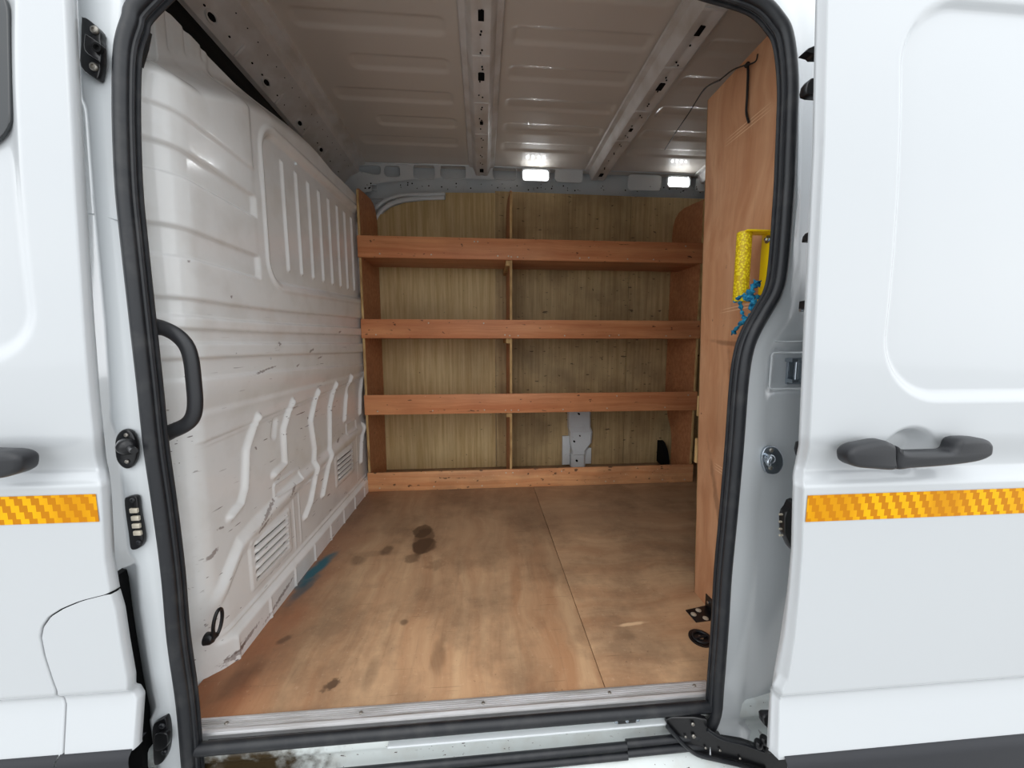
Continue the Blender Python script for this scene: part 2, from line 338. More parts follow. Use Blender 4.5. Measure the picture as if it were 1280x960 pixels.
def lean(o):                                       # bend a part to the lean of the body side
    for v in o.data.vertices: v.co.y += tum(v.co.z)
    return o
def rrect(x0, x1, z0, z1, r, k=5):
    out = []
    for cx, cz, a in ((x1-r, z1-r, 0), (x0+r, z1-r, 90), (x0+r, z0+r, 180), (x1-r, z0+r, 270)):
        for i in range(k+1):
            t = math.radians(a+90*i/k); out.append((cx+r*math.cos(t), cz+r*math.sin(t)))
    return out
def smooth2(pts, k=5): return [(p.x, p.y) for p in catmull([(a, b, 0) for a, b in pts], k, True)]
def xz(pts, Y): return [(q.x, q.z) for q in (P(a, b, Y) for a, b in pts)]
def grid(name, X, Y, Z, mat, parent=None, kind=None, flip=False):
    nv, nu = X.shape; co = np.stack([X, Y, Z], -1).reshape(-1, 3)
    i = np.arange(nv-1)[:, None]*nu+np.arange(nu-1)[None, :]
    q = np.stack([i, i+1, i+nu+1, i+nu], -1).reshape(-1, 4)
    if flip: q = q[:, ::-1]
    me = bpy.data.meshes.new(name); me.vertices.add(len(co)); me.vertices.foreach_set('co', co.ravel())
    me.loops.add(q.size); me.loops.foreach_set('vertex_index', q.ravel().astype(np.int32))
    me.polygons.add(len(q)); me.polygons.foreach_set('loop_start', (np.arange(len(q))*4).astype(np.int32)); me.update(calc_edges=True); me.validate()
    o = bpy.data.objects.new(name, me); C.objects.link(o); me.materials.append(mat)
    me.polygons.foreach_set('use_smooth', [True]*len(me.polygons))
    if parent is not None: o.parent = parent; o.matrix_parent_inverse = parent.matrix_basis.inverted()
    if kind: o['kind'] = kind
    return o
def sd_rrect(u, v, cu, cv, hu, hv, r):
    qx = np.abs(u-cu)-hu+r; qy = np.abs(v-cv)-hv+r
    return np.hypot(np.maximum(qx, 0), np.maximum(qy, 0))+np.minimum(np.maximum(qx, qy), 0)-r
def sd_poly(u, v, pts):
    d = np.full(u.shape, 1e9)
    for (a, b), (c, e) in zip(pts, pts[1:]):
        L2 = (c-a)**2+(e-b)**2+1e-12; t = np.clip(((u-a)*(c-a)+(v-b)*(e-b))/L2, 0, 1)
        d = np.minimum(d, np.hypot(u-a-t*(c-a), v-b-t*(e-b)))
    return d
def ridge(d, w): return 1-sstep(0, w, d)
def npt(z): return 0.12*np.maximum(0, z-.9)**2

# ============================================================ STRUCTURE
# ground outside
g = box('ground', -30, 30, -30, 30, -.75, -.65, M['ground'], bev=0); tag(g, kind='structure')
# load floor: steel pan with two plywood sheets
fl = box('floor', -.86, 2.35, .80, 2.60, -.05, -.013, M['white'], bev=0); tag(fl, kind='structure')
box('plywood_sheet', -.725, .2995, .795, 2.56, -.012, 0, M['floorL'], fl, .0008)
box('plywood_sheet', .3015, 2.3, .795, 2.56, -.012, 0, M['floorR'], fl, .0008)

# ------------------------------------------------ wall_left: the pressed steel bulkhead
ZTY = [.9, 1.11, 1.22, 1.36, 1.53, 1.83, 2.02, 2.5]; ZTZ = [1.72, 1.704, 1.686, 1.674, 1.655, 1.645, 1.66, 1.67]
def bulkhead():
    # plan path: near column faces the door, then the wall runs inwards
    a = [(-.90, .865), (-.86, .872), (-.80, .895), (-.75, .915)]
    cor = [(-.75+.05*math.sin(t)-.0, .965-.05*math.cos(t)) for t in np.linspace(.25, math.pi/2, 10)]
    b = [(-.70, y) for y in np.linspace(.975, 2.55, 40)]
    path = np.array(a+cor+b); seg = np.r_[0, np.cumsum(np.hypot(*np.diff(path, axis=0).T))]
    s = np.r_[np.arange(0, .35, .004), np.arange(.35, seg[-1], .0045)]; px = np.interp(s, seg, path[:, 0]); py = np.interp(s, seg, path[:, 1])
    tx = np.gradient(px, s); ty = np.gradient(py, s); ln = np.hypot(tx, ty); nx, ny = ty/ln, -tx/ln
    z = np.arange(-.02, 1.8001, .0042)
    zt = np.interp(py, ZTY, ZTZ); v = (z+.02)/1.82; Yg = np.broadcast_to(py, (len(z), len(py))); Zg = -.02+v[:, None]*(zt[None, :]+.02)
    on_side = sstep(.93, .99, Yg)
    d = np.zeros_like(Zg)
    d += .022*sstep(.65, .765, Zg)                                          # upper body stands proud of the lower wall
    d += .006*sstep(.995, 1.005, Zg)*0
    # horizontal swages: grooves and steps
    for z0, h in ((1.375, .006), (1.30, .009), (1.24, -.009), (1.125, .009), (1.06, -.008)):
        m_ = (1-sstep(1.20, 1.225, Yg))*sstep(.86, .885, Yg)
        d += h*sstep(z0-.004, z0+.004, Zg)*m_
    for z0, h in ((.965, .009), (.925, -.010), (.895, .009), (.862, -.010), (.825, .009), (.775, -.006)):
        zz = Zg-.035*sstep(1.0, 2.3, Yg)*(z0-.86)/.1
        d += h*sstep(z0-.004, z0+.004, zz)*sstep(.86, .885, Yg)
    # window pressing
    w = sd_rrect(Yg, Zg-(Yg-1.25)*.055, 1.88, 1.295, .60, .24, .075)
    d -= .014*(1-sstep(-.016, .004, w)); d += .005*ridge(np.abs(w-.016), .014)
    d += .004*(sstep(.038, .046, w)-1)*(w > 0)*0
    for k in range(9):
        y0 = 1.415+k*.098
        lo, hi = 1.125+.004*k, 1.485+.005*k
        d += .008*ridge(sd_poly(Yg, Zg, [(y0, lo), (y0-.004, hi)]), .011)
    # shoulder: the wall leans away above a curved line
    zs = np.interp(Yg, [.86, 1.02, 1.18, 1.34, 1.77, 2.3], [1.44, 1.47, 1.55, 1.60, 1.68, 1.72])
    amt = np.interp(Yg, [.9, 1.11, 1.22, 1.36, 1.53, 1.83, 2.1], [.125, .122, .105, .09, .065, .03, .02])
    d -= amt*sstep(-.02, .085, Zg-zs)
    for y0 in (.99, 1.05, 1.10, 1.15, 1.20): d -= .006*ridge(np.abs(Yg-y0), .012)*sstep(.09, .11, Zg-zs)
    # crease line below the slanted belt
    d += .005*ridge(np.abs(Zg-(.607+.045*(Yg-1.0))), .005)*on_side*.6
    d += .006*sstep(.0, .012, Zg-(.61+.045*(Yg-1.0)))*sstep(.93, .96, Yg)*(1-sstep(.68, .70, Zg))
    # zig-zag vertical swages
    sw = [[(1.18, .635), (1.12, .55), (1.10, .44), (1.075, .40), (1.03, .385)], [(1.39, .65), (1.325, .56), (1.32, .44), (1.25, .425)],
          [(1.60, .66), (1.53, .55), (1.55, .43), (1.52, .31), (1.47, .23), (1.42, .195)], [(1.79, .67), (1.72, .57), (1.70, .40), (1.64, .30), (1.58, .215)],
          [(1.99, .69), (1.92, .58), (1.89, .48)], [(2.2, .70), (2.14, .58), (2.12, .47)], [(2.15, .40), (2.1, .30), (2.08, .2)]]
    for p in sw: d += .013*ridge(sd_poly(Yg, Zg, p), .019)
    for c in ((1.28, .60, 1.265, .555), (1.96, .65, 1.945, .61)): d -= .007*ridge(sd_poly(Yg, Zg, [(c[0], c[1]), (c[2], c[3])]), .02)
    # lower rounded ledge rising towards the rear
    zl = np.interp(Yg, [.88, .95, 1.05, 1.14, 1.42, 2.0, 2.5], [.10, .19, .285, .305, .345, .38, .385])
    dd = Zg-zl
    d += .016*ridge(np.abs(dd), .036)*on_side + .008*(1-sstep(-.03, .0, dd))*on_side
    # small framed pressings
    for cy, cz, hy, hz in ((1.33, .37, .085, .022), (1.98, .425, .07, .026)):
        d += .006*ridge(np.abs(sd_rrect(Yg, Zg, cy, cz, hy, hz, .008)), .006)
    # louvre fields: recessed pad with slots
    for y0, y1, z0, z1 in ((1.10, 1.30, .14, .262), (1.745, 1.955, .205, .318)):
        pad = sd_rrect(Yg, Zg, (y0+y1)/2, (z0+z1)/2, (y1-y0)/2+.018, (z1-z0)/2+.018, .012)
        d += .004*(1-sstep(-.006, .004, pad))
        for k in range(5):
            zz = z0+.01+(z1-z0-.02)*k/4
            q = sd_poly(Yg, Zg, [(y0+.012, zz), (y1-.012, zz)])
            d -= .016*ridge(q, .0075); d += .008*ridge(sd_poly(Yg, Zg, [(y0+.012, zz+.011), (y1-.012, zz+.011)]), .009)
    for y0, z1 in ((1.345, .31), (1.385, .32), (2.03, .37)): d += .003*ridge(np.abs(Yg-y0), .006)*(1-sstep(z1-.02, z1, Zg))*sstep(.1, .12, Zg)
    # skirt at the floor with upright stiffeners
    d += .020*(1-sstep(.068, .088, Zg))*on_side
    for y0 in np.arange(.98, 2.5, .155): d += .005*ridge(np.abs(Yg-y0), .008)*(1-sstep(.06, .07, Zg))
    d += .006*ridge(np.abs(Zg-.092), .010)*on_side
    X = px[None, :]+nx[None, :]*d; Y = py[None, :]+ny[None, :]*d
    return grid('wall_left', X, Y, np.broadcast_to(Zg, X.shape), M['bulk'], kind='structure', flip=False)
wl = bulkhead()
# rivets and plugs pressed through the bulkhead
bm = bmesh.new()
for a, b in ((324, 268), (322, 310), (370, 371), (395, 375), (421, 378), (399, 200), (382, 190), (371, 205), (412, 218), (338, 448), (412, 434), (434, 430), (328, 513), (374, 493), (405, 480), (428, 470), (350, 490), (318, 735), (355, 690), (385, 652), (403, 632), (425, 608), (448, 590)):
    q = PX(a, b, -.685 if b < 470 else -.705); lathe_into(bm, q+Vector((-.006, 0, 0)), (1, 0, 0), [(.006, 0), (.0055, .006), (.003, .008), (0, .0085)], 10)
bm_obj('rivets', bm, M['white'], wl, kind='stuff')
# the black slots of the louvres
bm = bmesh.new()
for y0, y1, z0, z1 in ((1.10, 1.30, .14, .262), (1.745, 1.955, .205, .318)):
    for k in range(5):
        zz = z0+.01+(z1-z0-.02)*k/4; box_into(bm, -.700, -.6925, y0+.014, y1-.014, zz-.0035, zz+.0025)
bm_obj('louvre_slots', bm, M['void'], wl, kind='stuff')
# black filler standing in for the shade of the gap under the front bow
bm = bmesh.new(); rings = []
for yy_, xx_ in ((.86, -.835), (1.11, -.83), (1.36, -.80), (1.6, -.765), (1.83, -.735), (2.1, -.72), (2.53, -.72)):
    zt_ = float(np.interp(yy_, ZTY, ZTZ)); rings.append([Vector(p) for p in ((xx_, yy_, zt_-.06), (xx_, yy_, zt_+.004), (-.888, yy_, 1.868), (-.96, yy_, 1.90), (-.97, yy_, 1.55))])
loft_into(bm, rings); bm_obj('gap_shade', bm, M['void'], wl)
box('cab_light_block', -.98, -.93, .97, 2.6, -.1, 2.05, M['void'], wl, bev=0)  # unseen box added to stop light leaking in from the cab side
# black cover tab behind the seal at the top of the column
pl = [P(a, b, .84) for a, b in ((187, 40), (183, 60), (176, 83), (171, 80), (176, 62), (182, 46))]
bm = bmesh.new(); loft_into(bm, [[q+Vector((0, dy, 0)) for q in pl] for dy in (0, .006)]); bm_obj('cover_tab', bm, M['black'], wl)

# ------------------------------------------------ ceiling: ribbed roof skin and three roof bows
x = np.arange(-.80, 2.36, .0065); y = np.arange(.975, 2.58, .005); Xg, Yg = np.meshgrid(x, y)
Zr = 2.030-.020*((Yg-1.7)/.85)**2-.008*sstep(2.44, 2.54, Yg)
for (a, b), off in (((-.70, -.105), 0), ((.10, .69), .015), ((.87, 1.46), .015), ((1.60, 2.3), 0)):
    for k, y0 in enumerate((1.06, 1.265, 1.47, 1.67, 1.875, 2.07, 2.25)):
        aa = a+(.14 if (k % 2 == 1 and a < 0) else 0)+.02; bb = b-.02
        s_ = sd_rrect(Xg, Yg, (aa+bb)/2, y0+off+.045, (bb-aa)/2, .045, .03); Zr += .008*(1-sstep(-.022, .006, s_))
ce = grid('ceiling', Xg, Yg, Zr, M['roof'], kind='structure', flip=True)
box('roof_outer_skin', -.96, 2.4, .96, 2.65, 2.08, 2.10, M['white'], ce, bev=0)
def bow(xc, hw, name='roof_bow', holes=True, lowz=1.962):
    """hat-section cross member: flat face with punched holes, two side webs and flanges"""
    ys = np.linspace(.985, 2.53, 30); bm = bmesh.new(); rings = []
    for yy in ys:
        c = -.020*((yy-1.7)/.85)**2; zf = lowz+c; zr = 2.020+c
        rings.append([(xc+dx, yy, z) for dx, z in ((-hw-.045, zr+.004), (-hw-.040, zr-.006), (-hw-.018, zr-.010), (-hw, zf+.004), (-hw+.005, zf), (-.012, zf), (-.006, zf+.003), (.006, zf+.003), (.012, zf), (hw-.005, zf), (hw, zf+.004), (hw+.018, zr-.010), (hw+.040, zr-.006), (hw+.045, zr+.004))])
    loft_into(bm, rings); b = bm_obj(name, bm, M['bow'], ce, angle=30)
    def zf(yy): return lowz-.020*((yy-1.7)/.85)**2
    bm = bmesh.new()
    for yy, wd, ln in ((1.37, .010, .020), (1.66, .013, .022), (1.98, .008, .012), (2.46, .012, .02), (1.10, .012, .02)): box_into(bm, xc-wd, xc+wd, yy-ln, yy+ln, zf(yy)-.0012, zf(yy)+.002)
    bm_obj('square_hole', bm, M['void'], b)
    bm = bmesh.new()
    for yy in np.arange(1.18, 2.5, .085):
        for k in range(random.choice((1, 2, 2))): lathe_into(bm, (xc+random.uniform(-.004, .012)*(1 if k else -1), yy+k*.014, zf(yy)-.0012), (0, 0, 1), [(.0035, 0), (.0035, .003)], 8)
    bm_obj('drilled_holes', bm, M['void'], b, kind='stuff')
    bm = bmesh.new()
    for yy in (1.28, 1.55, 1.83, 2.08): box_into(bm, xc-hw+.004, xc+hw-.004, yy-.006, yy+.006, zf(yy)-.003, zf(yy)+.002, .0014)
    bm_obj('pressed_bar', bm, M['bow'], b)
    return b
bow(.005, .038); bow(.775, .045); bow(1.53, .045)
# front bow: slanted box member above the bulkhead, oval holes in its lower face
bm = bmesh.new(); rings = []
for yy in np.linspace(.985, 2.53, 34):
    c = -.020*((yy-1.7)/.85)**2
    rings.append([(X_, yy, z+c) for X_, z in ((-.725, 2.03), (-.73, 2.005), (-.765, 1.995), (-.772, 1.955), (-.822, 1.93), (-.829, 1.92), (-.872, 1.875), (-.90, 1.87), (-.93, 2.03))])
loft_into(bm, rings); fb = bm_obj('roof_bow', bm, M['bow'], ce, angle=30)
e1 = Vector((-.043, 0, -.045)).normalized(); n1 = Vector((.045, 0, -.043)).normalized()
bmr = bmesh.new(); bmh = bmesh.new(); bmd = bmesh.new()
for yy in (1.36, 1.66, 1.93, 2.16, 1.12):
    c = Vector((-.8505, yy, 1.8975-.020*((yy-1.7)/.85)**2))
    ring = [c+e1*(math.cos(t)*.013)+Vector((0, 1, 0))*(math.sin(t)*.022)+n1*.003 for t in np.linspace(0, 2*math.pi, 18, endpoint=False)]
    tube_into(bmr, ring, .004, 6, True, up=n1)
    loft_into(bmh, [[c+e1*(math.cos(t)*.012)+Vector((0, 1, 0))*(math.sin(t)*.021)+n1*h for t in np.linspace(0, 2*math.pi, 18, endpoint=False)] for h in (-.002, .0015)])
for yy in np.arange(1.2, 2.45, .06):
    c = Vector((-.8505+random.uniform(-.01, .01), yy, 1.8975-.020*((yy-1.7)/.85)**2)); lathe_into(bmd, c, n1, [(.003, -.002), (.003, .0015)], 8)
    c = Vector((-.797, yy+.02, 1.943-.020*((yy-1.7)/.85)**2)); lathe_into(bmd, c, (.59, 0, -.8), [(.0022, -.002), (.0022, .0015)], 8)
bm_obj('hole_rims', bmr, M['bow'], fb, kind='stuff'); bm_obj('oval_hole', bmh, M['void'], fb); bm_obj('drilled_holes', bmd, M['void'], fb, kind='stuff')
bmb = bmesh.new()
for yy in (1.50, 1.76, 1.99, 2.2):
    c = Vector((-.8505, yy, 1.8975-.020*((yy-1.7)/.85)**2)); tube_into(bmb, [c+e1*.028+n1*.001, c-e1*.028+n1*.001], .006, 6)
bm_obj('pressed_bar', bmb, M['bow'], fb)

# ------------------------------------------------ wall_back: body side, perforated rail, plywood lining
wb = box('wall_back', -.95, 2.4, 2.60, 2.62, -.05, 2.08, M['white'], bev=0); tag(wb, kind='structure')
def XZ(a, b, Y): q = on(a, b, 1, Y); return (q.x, q.z)
YR = 2.53
holes = []
def hole(x0, x1, y0, y1, r=.02):
    a = XZ(x0, y1, YR); b = XZ(x1, y0, YR); holes.append(rrect(a[0], b[0], a[1], b[1], r))
holes.append(smooth2([XZ(a, b, YR) for a, b in ((445, 209), (460, 207), (474, 208), (476, 214), (472, 219), (455, 216), (445, 213))], 4))
for h in ((481, 500, 208, 221), (517, 543, 207, 223), (551, 582, 207, 223), (616, 645, 210, 224), (652, 687, 212, 227), (694, 728, 212, 227), (785, 826, 220, 237), (833, 863, 221, 236), (870, 898, 223, 239), (905, 940, 224, 240), (960, 1000, 226, 243)): hole(*h)
for h in ((465, 471, 231, 238),): hole(*h, r=.004)
rl = plate('rear_rail', [(-.86, 1.78), (2.35, 1.80), (2.35, 2.02), (-.86, 2.0)], holes, M['rail'], wb, .012, .0025, 'xz', YR)
bm = bmesh.new()
for k in range(70):
    a = random.uniform(450, 950); b = 228+random.uniform(0, 8)+(a-450)*.012
    q = on(a, b, 1, YR); lathe_into(bm, (q.x, YR-.0075, q.z), (0, 1, 0), [(random.choice((.0025, .003, .005)),)*1+(0,), (.003, .003)], 8)
bm_obj('drilled_holes', bm, M['void'], rl, kind='stuff')
# inner channel behind the rail
box('rail_channel', -.86, 2.35, 2.592, 2.598, 1.78, 2.02, M['rail'], wb, bev=0)
tube('roof_edge_lip', [(-.80, 2.525, 1.995), (0, 2.525, 2.004), (1, 2.525, 2.006), (2.3, 2.525, 2.006)], .006, M['rail'], wb, 8)
# lining boards
ol = [XZ(a, b, 2.51) for a, b in ((478, 268), (488, 260), (505, 254), (530, 251), (557, 250), (557, 241), (619, 241.5))]
x1 = XZ(619, 400, 2.51)[0]
plate('lining_board', [(-.80, .002), (-.80, 1.66)]+ol+[(x1, .002)], [], M['lining'], wb, .009, .0008, 'xz', 2.51)
plate('lining_board', [(x1+.003, .002), (x1+.003, 1.845), (1.0, 1.84), (1.0, .002)], [], M['lining2'], wb, .009, .0008, 'xz', 2.51)
plate('lining_board', [(1.003, .002), (1.003, 1.84), (2.3, 1.84), (2.3, .002)], [], M['lining2'], wb, .009, .0008, 'xz', 2.512)
# white swaged edge above the left board
tube('body_swage', catmull([on(a, b, 1, 2.51) for a, b in ((466, 285), (472, 270), (482, 259), (500, 251), (525, 248), (556, 247))], 6), .014, M['rail'], wb, 10, flat=.5)
tube('body_swage', catmull([on(a, b, 1, 2.515) for a, b in ((462, 275), (470, 260), (482, 250), (500, 244), (525, 243), (556, 242))], 6), .010, M['rail'], wb, 10, flat=.5)
# folded steel body pillar standing in front of the lining
bm = bmesh.new()
def PB(a, b, Y=2.49): return on(a, b, 1, Y)
rowsb = [(512, 710, 737, .030), (533, 710, 737, .030), (538, 711, 738, .052), (552, 711, 737, .050), (562, 714, 730, .040), (566, 714, 730, .040), (567, 713, 730, .034), (584, 713, 730, .030)]
rings = []
for yy, a, b, dp in rowsb:
    l = PB(a, yy, 2.50); r = PB(b, yy, 2.50)
    rings.append([Vector((l.x-.004, 2.505, l.z)), Vector((l.x, 2.505-dp, l.z)), Vector((l.x+.012, 2.50-dp-.004, l.z)), Vector((r.x-.012, 2.50-dp-.004, l.z)), Vector((r.x, 2.505-dp, l.z)), Vector((r.x+.004, 2.505, l.z))])
loft_into(bm, rings); pil = bm_obj('steel_pillar', bm, M['rail'], wb, angle=25)
l = PB(703, 545); r = PB(711, 578); box('pillar_flange', l.x, r.x+.006, 2.485, 2.505, .012, l.z, M['rail'], wb, .002)
l = PB(736, 560); box('pillar_flange', l.x-.03, l.x+.02, 2.492, 2.505, .012, l.z, M['rail'], wb, .002)
bm = bmesh.new()
for a, b, rr in ((723, 517, .006), (717, 551, .006), (724, 544, .004), (721, 576, .007)):
    q = PB(a, b, 2.455); lathe_into(bm, q+Vector((0, -.02 if b < 560 else .0, 0)), (0, 1, 0), [(rr, -.004), (rr, .02)], 10)
bm_obj('pillar_holes', bm, M['void'], wb, kind='stuff')
# wall at the rear doors
tag(box('wall_right', 2.30, 2.35, .98, 2.62, -.05, 2.08, M['white'], bev=0), kind='structure')

# ------------------------------------------------ wall_front: body side with the loading opening
seal_px = [(236, 962), (229, 880), (218, 800), (211, 720), (201, 640), (189.5, 560), (181, 480), (172, 400), (161, 300), (155, 240), (152, 180), (151, 120), (153, 62), (162, 28), (176, 0)]
seal_rt = [(945, -2), (974, 25), (985, 50), (990, 100), (989, 150), (987, 200), (985, 240), (978, 330), (971, 365), (957, 390), (943, 415), (934, 440), (928, 480), (922, 560), (915, 640), (907.5, 720), (904, 780), (898, 860), (895, 892), (886, 911), (868, 920)]
YS = .742
left = [P(a, b, YS) for a, b in seal_px]; right = [P(a, b, YS) for a, b in seal_rt]
top = [Vector((x_, YS+tum(z_), z_)) for x_, z_ in ((-.55, 1.545), (-.49, 1.60), (-.42, 1.625), (-.2, 1.635), (0, 1.637), (.2, 1.635), (.38, 1.625), (.45, 1.595))]
lead = Vector((left[-1].x, 0, left[-1].z)); top = [t for t in top if t.x > left[-1].x+.02 and t.x < right[0].x-.02 and t.z > max(left[-1].z, right[0].z)+.0]
seal = [Vector((left[0].x+.0, left[0].y, -.12))]+left+top+right
loop = [(p.x, p.z) for p in catmull(seal, 4)]
hole_loop = [(p[0]*1.10, p[1]+(.05 if p[1] > 1.5 else 0)) for p in loop]+[(.56, -.12), (-.66, -.13)]
wf = plate('wall_front', [(-.93, -.14), (2.35, -.14), (2.35, 2.07), (-.93, 2.07)], [hole_loop], M['white'], None, .012, 0, 'xz', .812, kind='structure', smooth=False); lean(wf)
# left pillar (door frame behind the cab door)
rows = [(-20, 70, 82, 92, 152), (0, 76, 88, 96, 150), (60, 80, 92, 98, 147), (120, 83, 95, 101, 143), (135, 84, 97, 108, 144), (250, 90, 100, 117, 150), (400, 100, 106, 131, 166), (500, 108, 112, 138, 177), (525, 110, 114, 138, 178), (545, 112, 115, 146, 181), (600, 120, 124, 152, 188), (690, 128, 136, 160, 200), (705, 130, 137, 172, 202), (760, 140, 150, 176, 210), (860, 168, 172, 192, 220), (885, 174, 178, 197, 224), (900, 178, 184, 190, 226), (960, 183, 190, 200, 232), (985, 185, 192, 203, 235)]
ys = np.arange(-20, 986, 8); G = []
for yy in ys:
    A, B, Cc, D = (float(np.interp(yy, [r[0] for r in rows], [r[i] for r in rows])) for i in (1, 2, 3, 4))
    cols = ((A-14, .84), (A-2, .822), (A+4, .815), (B, .808), (B+(Cc-B)*.5, .782), (Cc-3, .755), (Cc, .749), (Cc+4, .747), (Cc+(D-Cc)*.6, .752), (D-3, .756), (D+6, .757))
    ps = [P(a, yy, c) for a, c in cols]
    e_ = [P(D+9, yy, YS+dy) for dy in (.03, .05, .09)]; ps += [e_[0], e_[1], e_[2], e_[2]+Vector((-.05, .02, 0)), e_[2]+Vector((-.16, .03, 0))]
    G.append(ps)
G = np.array([[tuple(v) for v in r] for r in G])
grid('front_pillar', G[..., 0], G[..., 1], G[..., 2], M['white'], wf, flip=True)
tube('weld_bead', catmull([P(a, b, .752) for a, b in ((99, 238), (100, 262), (104, 266), (125, 269), (148, 275))], 5), .0015, M['white'], wf, 6)
# right pillar, set back behind the sliding door
rows = [(-20, 955, 985, 1030), (0, 965, 985, 1030), (60, 990, 1000, 1030), (100, 996, 1003, 1030), (250, 994, 1000, 1025), (330, 985, 997, 1020), (365, 976, 992, 1020), (400, 956, 985, 1018), (425, 944, 968, 1015), (445, 938, 960, 1012), (480, 932, 957, 1010), (560, 929, 955, 1006), (640, 921, 945, 1000), (720, 914, 942, 998), (800, 907, 935, 990), (870, 902, 928, 980), (892, 898, 926, 975), (905, 894, 925, 970), (930, 890, 930, 975), (985, 885, 940, 975)]
G = []
for yy in np.arange(-20, 986, 6):
    A, B, Cc = (float(np.interp(yy, [r[0] for r in rows], [r[i] for r in rows])) for i in (1, 2, 3))
    lowr = float(np.interp(yy, [0, 885, 905, 930], [0, 0, .0, -.03]))
    ps = []
    q = P(A-9, yy, YS+.02)
    e_ = [P(A-6, yy, YS+dy) for dy in (.09, .05, .03)]; ps += [e_[0]+Vector((.05, .02, 0)), e_[0], e_[1], e_[2]]
    rc = float(np.interp(yy, [425, 441, 484, 496], [0, 1, 1, 0]))
    for a, c in ((A-2, .757), (A+3, .756), ((A+B)/2, .758), (B-3, .762), (B+2, .768), (B+6, .772+.02*rc), (B+(Cc-B)*.35, .776+.022*rc), (B+(Cc-B)*.7, .784+.02*rc), (Cc, .80), (Cc+40, .815)):
        ps.append(P(a, yy, c+lowr))
    G.append(ps)
G = np.array([[tuple(v) for v in r] for r in G])
grid('rear_pillar', G[..., 0], G[..., 1], G[..., 2], M['white'], wf, flip=True)
# sill below the opening: riser, shelf and lower step
prof = [(.812, -.012), (.770, -.014), (.766, -.02), (.764, -.05), (.766, -.058), (.772, -.066), (.772, -.082), (.764, -.094), (.742, -.100), (.715, -.118), (.700, -.132), (.692, -.16), (.690, -.30), (.76, -.34), (.80, -.34)]
bm = bmesh.new(); loft_into(bm, [[Vector((x_, a, b)) for a, b in prof] for x_ in np.linspace(-.93, .80, 34)], closed=False, cap=False)
bm_obj('sill_step', bm, M['sill'], wf, angle=60)
# pale pinch strip just under the seal
for a, b, h in ((.18, .505, 0),):
    q0 = P(625, 902, .752); box('pinch_strip', -.22, .50, .750, .766, -.042, -.036, M['white'], wf, .0015)
# cab-side outer body left of the shut line, cladding and hinge gap
corner = [(139, 742), (128, 744), (100, 751), (76, 761), (60, 771), (51, 784), (48.5, 797), (53, 820), (62, 848), (68, 864), (77, 872), (80, 880), (80, 945), (170, 938), (170, 874), (165, 866), (158, 850), (150, 805), (144, 765)]
YC = .700

# ============================================================ THE CAB DOOR (left)
cd = thing('cab_door', (-.9, .70, .1), 'closed white cab door at the left edge with amber tape and black handle', 'van door')
edge = [(-40, 78), (0, 80), (120, 86), (250, 93), (400, 103), (500, 111), (575, 119), (600, 124), (622, 126), (700, 130), (742, 137)]
def skin(name, zs, xl, xr, base, mat, parent, feat=None, n=260, endret=None, side='right', zoff=0):
    zs = np.asarray(zs); t = np.linspace(0, 1, n); X = xl(zs)[:, None]*(1-t)+xr(zs)[:, None]*t; Z = np.repeat(zs[:, None], n, 1)
    Y = body_y(Z-zoff, base)
    if feat: Y = Y+feat(X, Z)
    if endret:
        for dx, dy in endret:
            k = 1 if side == 'right' else 0
            ex = (X[:, -1]+dx) if k else (X[:, 0]+dx); ey = (Y[:, -1] if k else Y[:, 0])*0+body_y(zs-zoff, base)+dy
            if k: X = np.c_[X, ex]; Y = np.c_[Y, ey]; Z = np.c_[Z, zs]
            else: X = np.c_[ex, X]; Y = np.c_[ey, Y]; Z = np.c_[zs, Z]
    return grid(name, X, Y, Z, mat, parent, flip=False)
dense = lambda tab, st=5: [(float(v), float(np.interp(v, [t_[0] for t_ in tab], [t_[1] for t_ in tab]))) for v in np.arange(tab[0][0], tab[-1][0]+.1, st)]
ez = [PS(x_, y_, YC) for y_, x_ in dense(edge, 4)]; ezz = [q.z for q in ez][::-1]; ezx = [q.x for q in ez][::-1]
cut = [PS(x_, y_, YC) for x_, y_ in ((137, 742), (128, 744), (100, 751), (76, 761), (60, 771), (51, 784), (48.5, 797), (53, 820), (62, 848), (68, 864), (77, 872), (80, 880), (80, 952))]
cz = np.array([q.z for q in cut][::-1]); cx = np.array([q.x for q in cut][::-1])
zcl = .094
allz = np.r_[cz, np.array(ezz)[1:]]; allx = np.r_[cx, np.array(ezx)[1:]]
def cabfeat(X, Z):
    f = np.zeros_like(X)
    xr_ = P(29, 220, YC).x; zb_ = P(0, 455, YC).z; w = sd_rrect(X, Z, xr_-.5, zb_+.45, .5, .45, .10); f += .010*(1-sstep(-.03, .004, w))
    return f
zz = np.r_[np.arange(zcl, 1.62, .004)]
skin('door_skin', zz, lambda z: np.full_like(z, -1.7), lambda z: np.interp(z, allz, allx), YC, M['door'], cd, cabfeat, 300, ((.0012, .002), (.002, .008), (.0005, .016), (-.02, .018)))
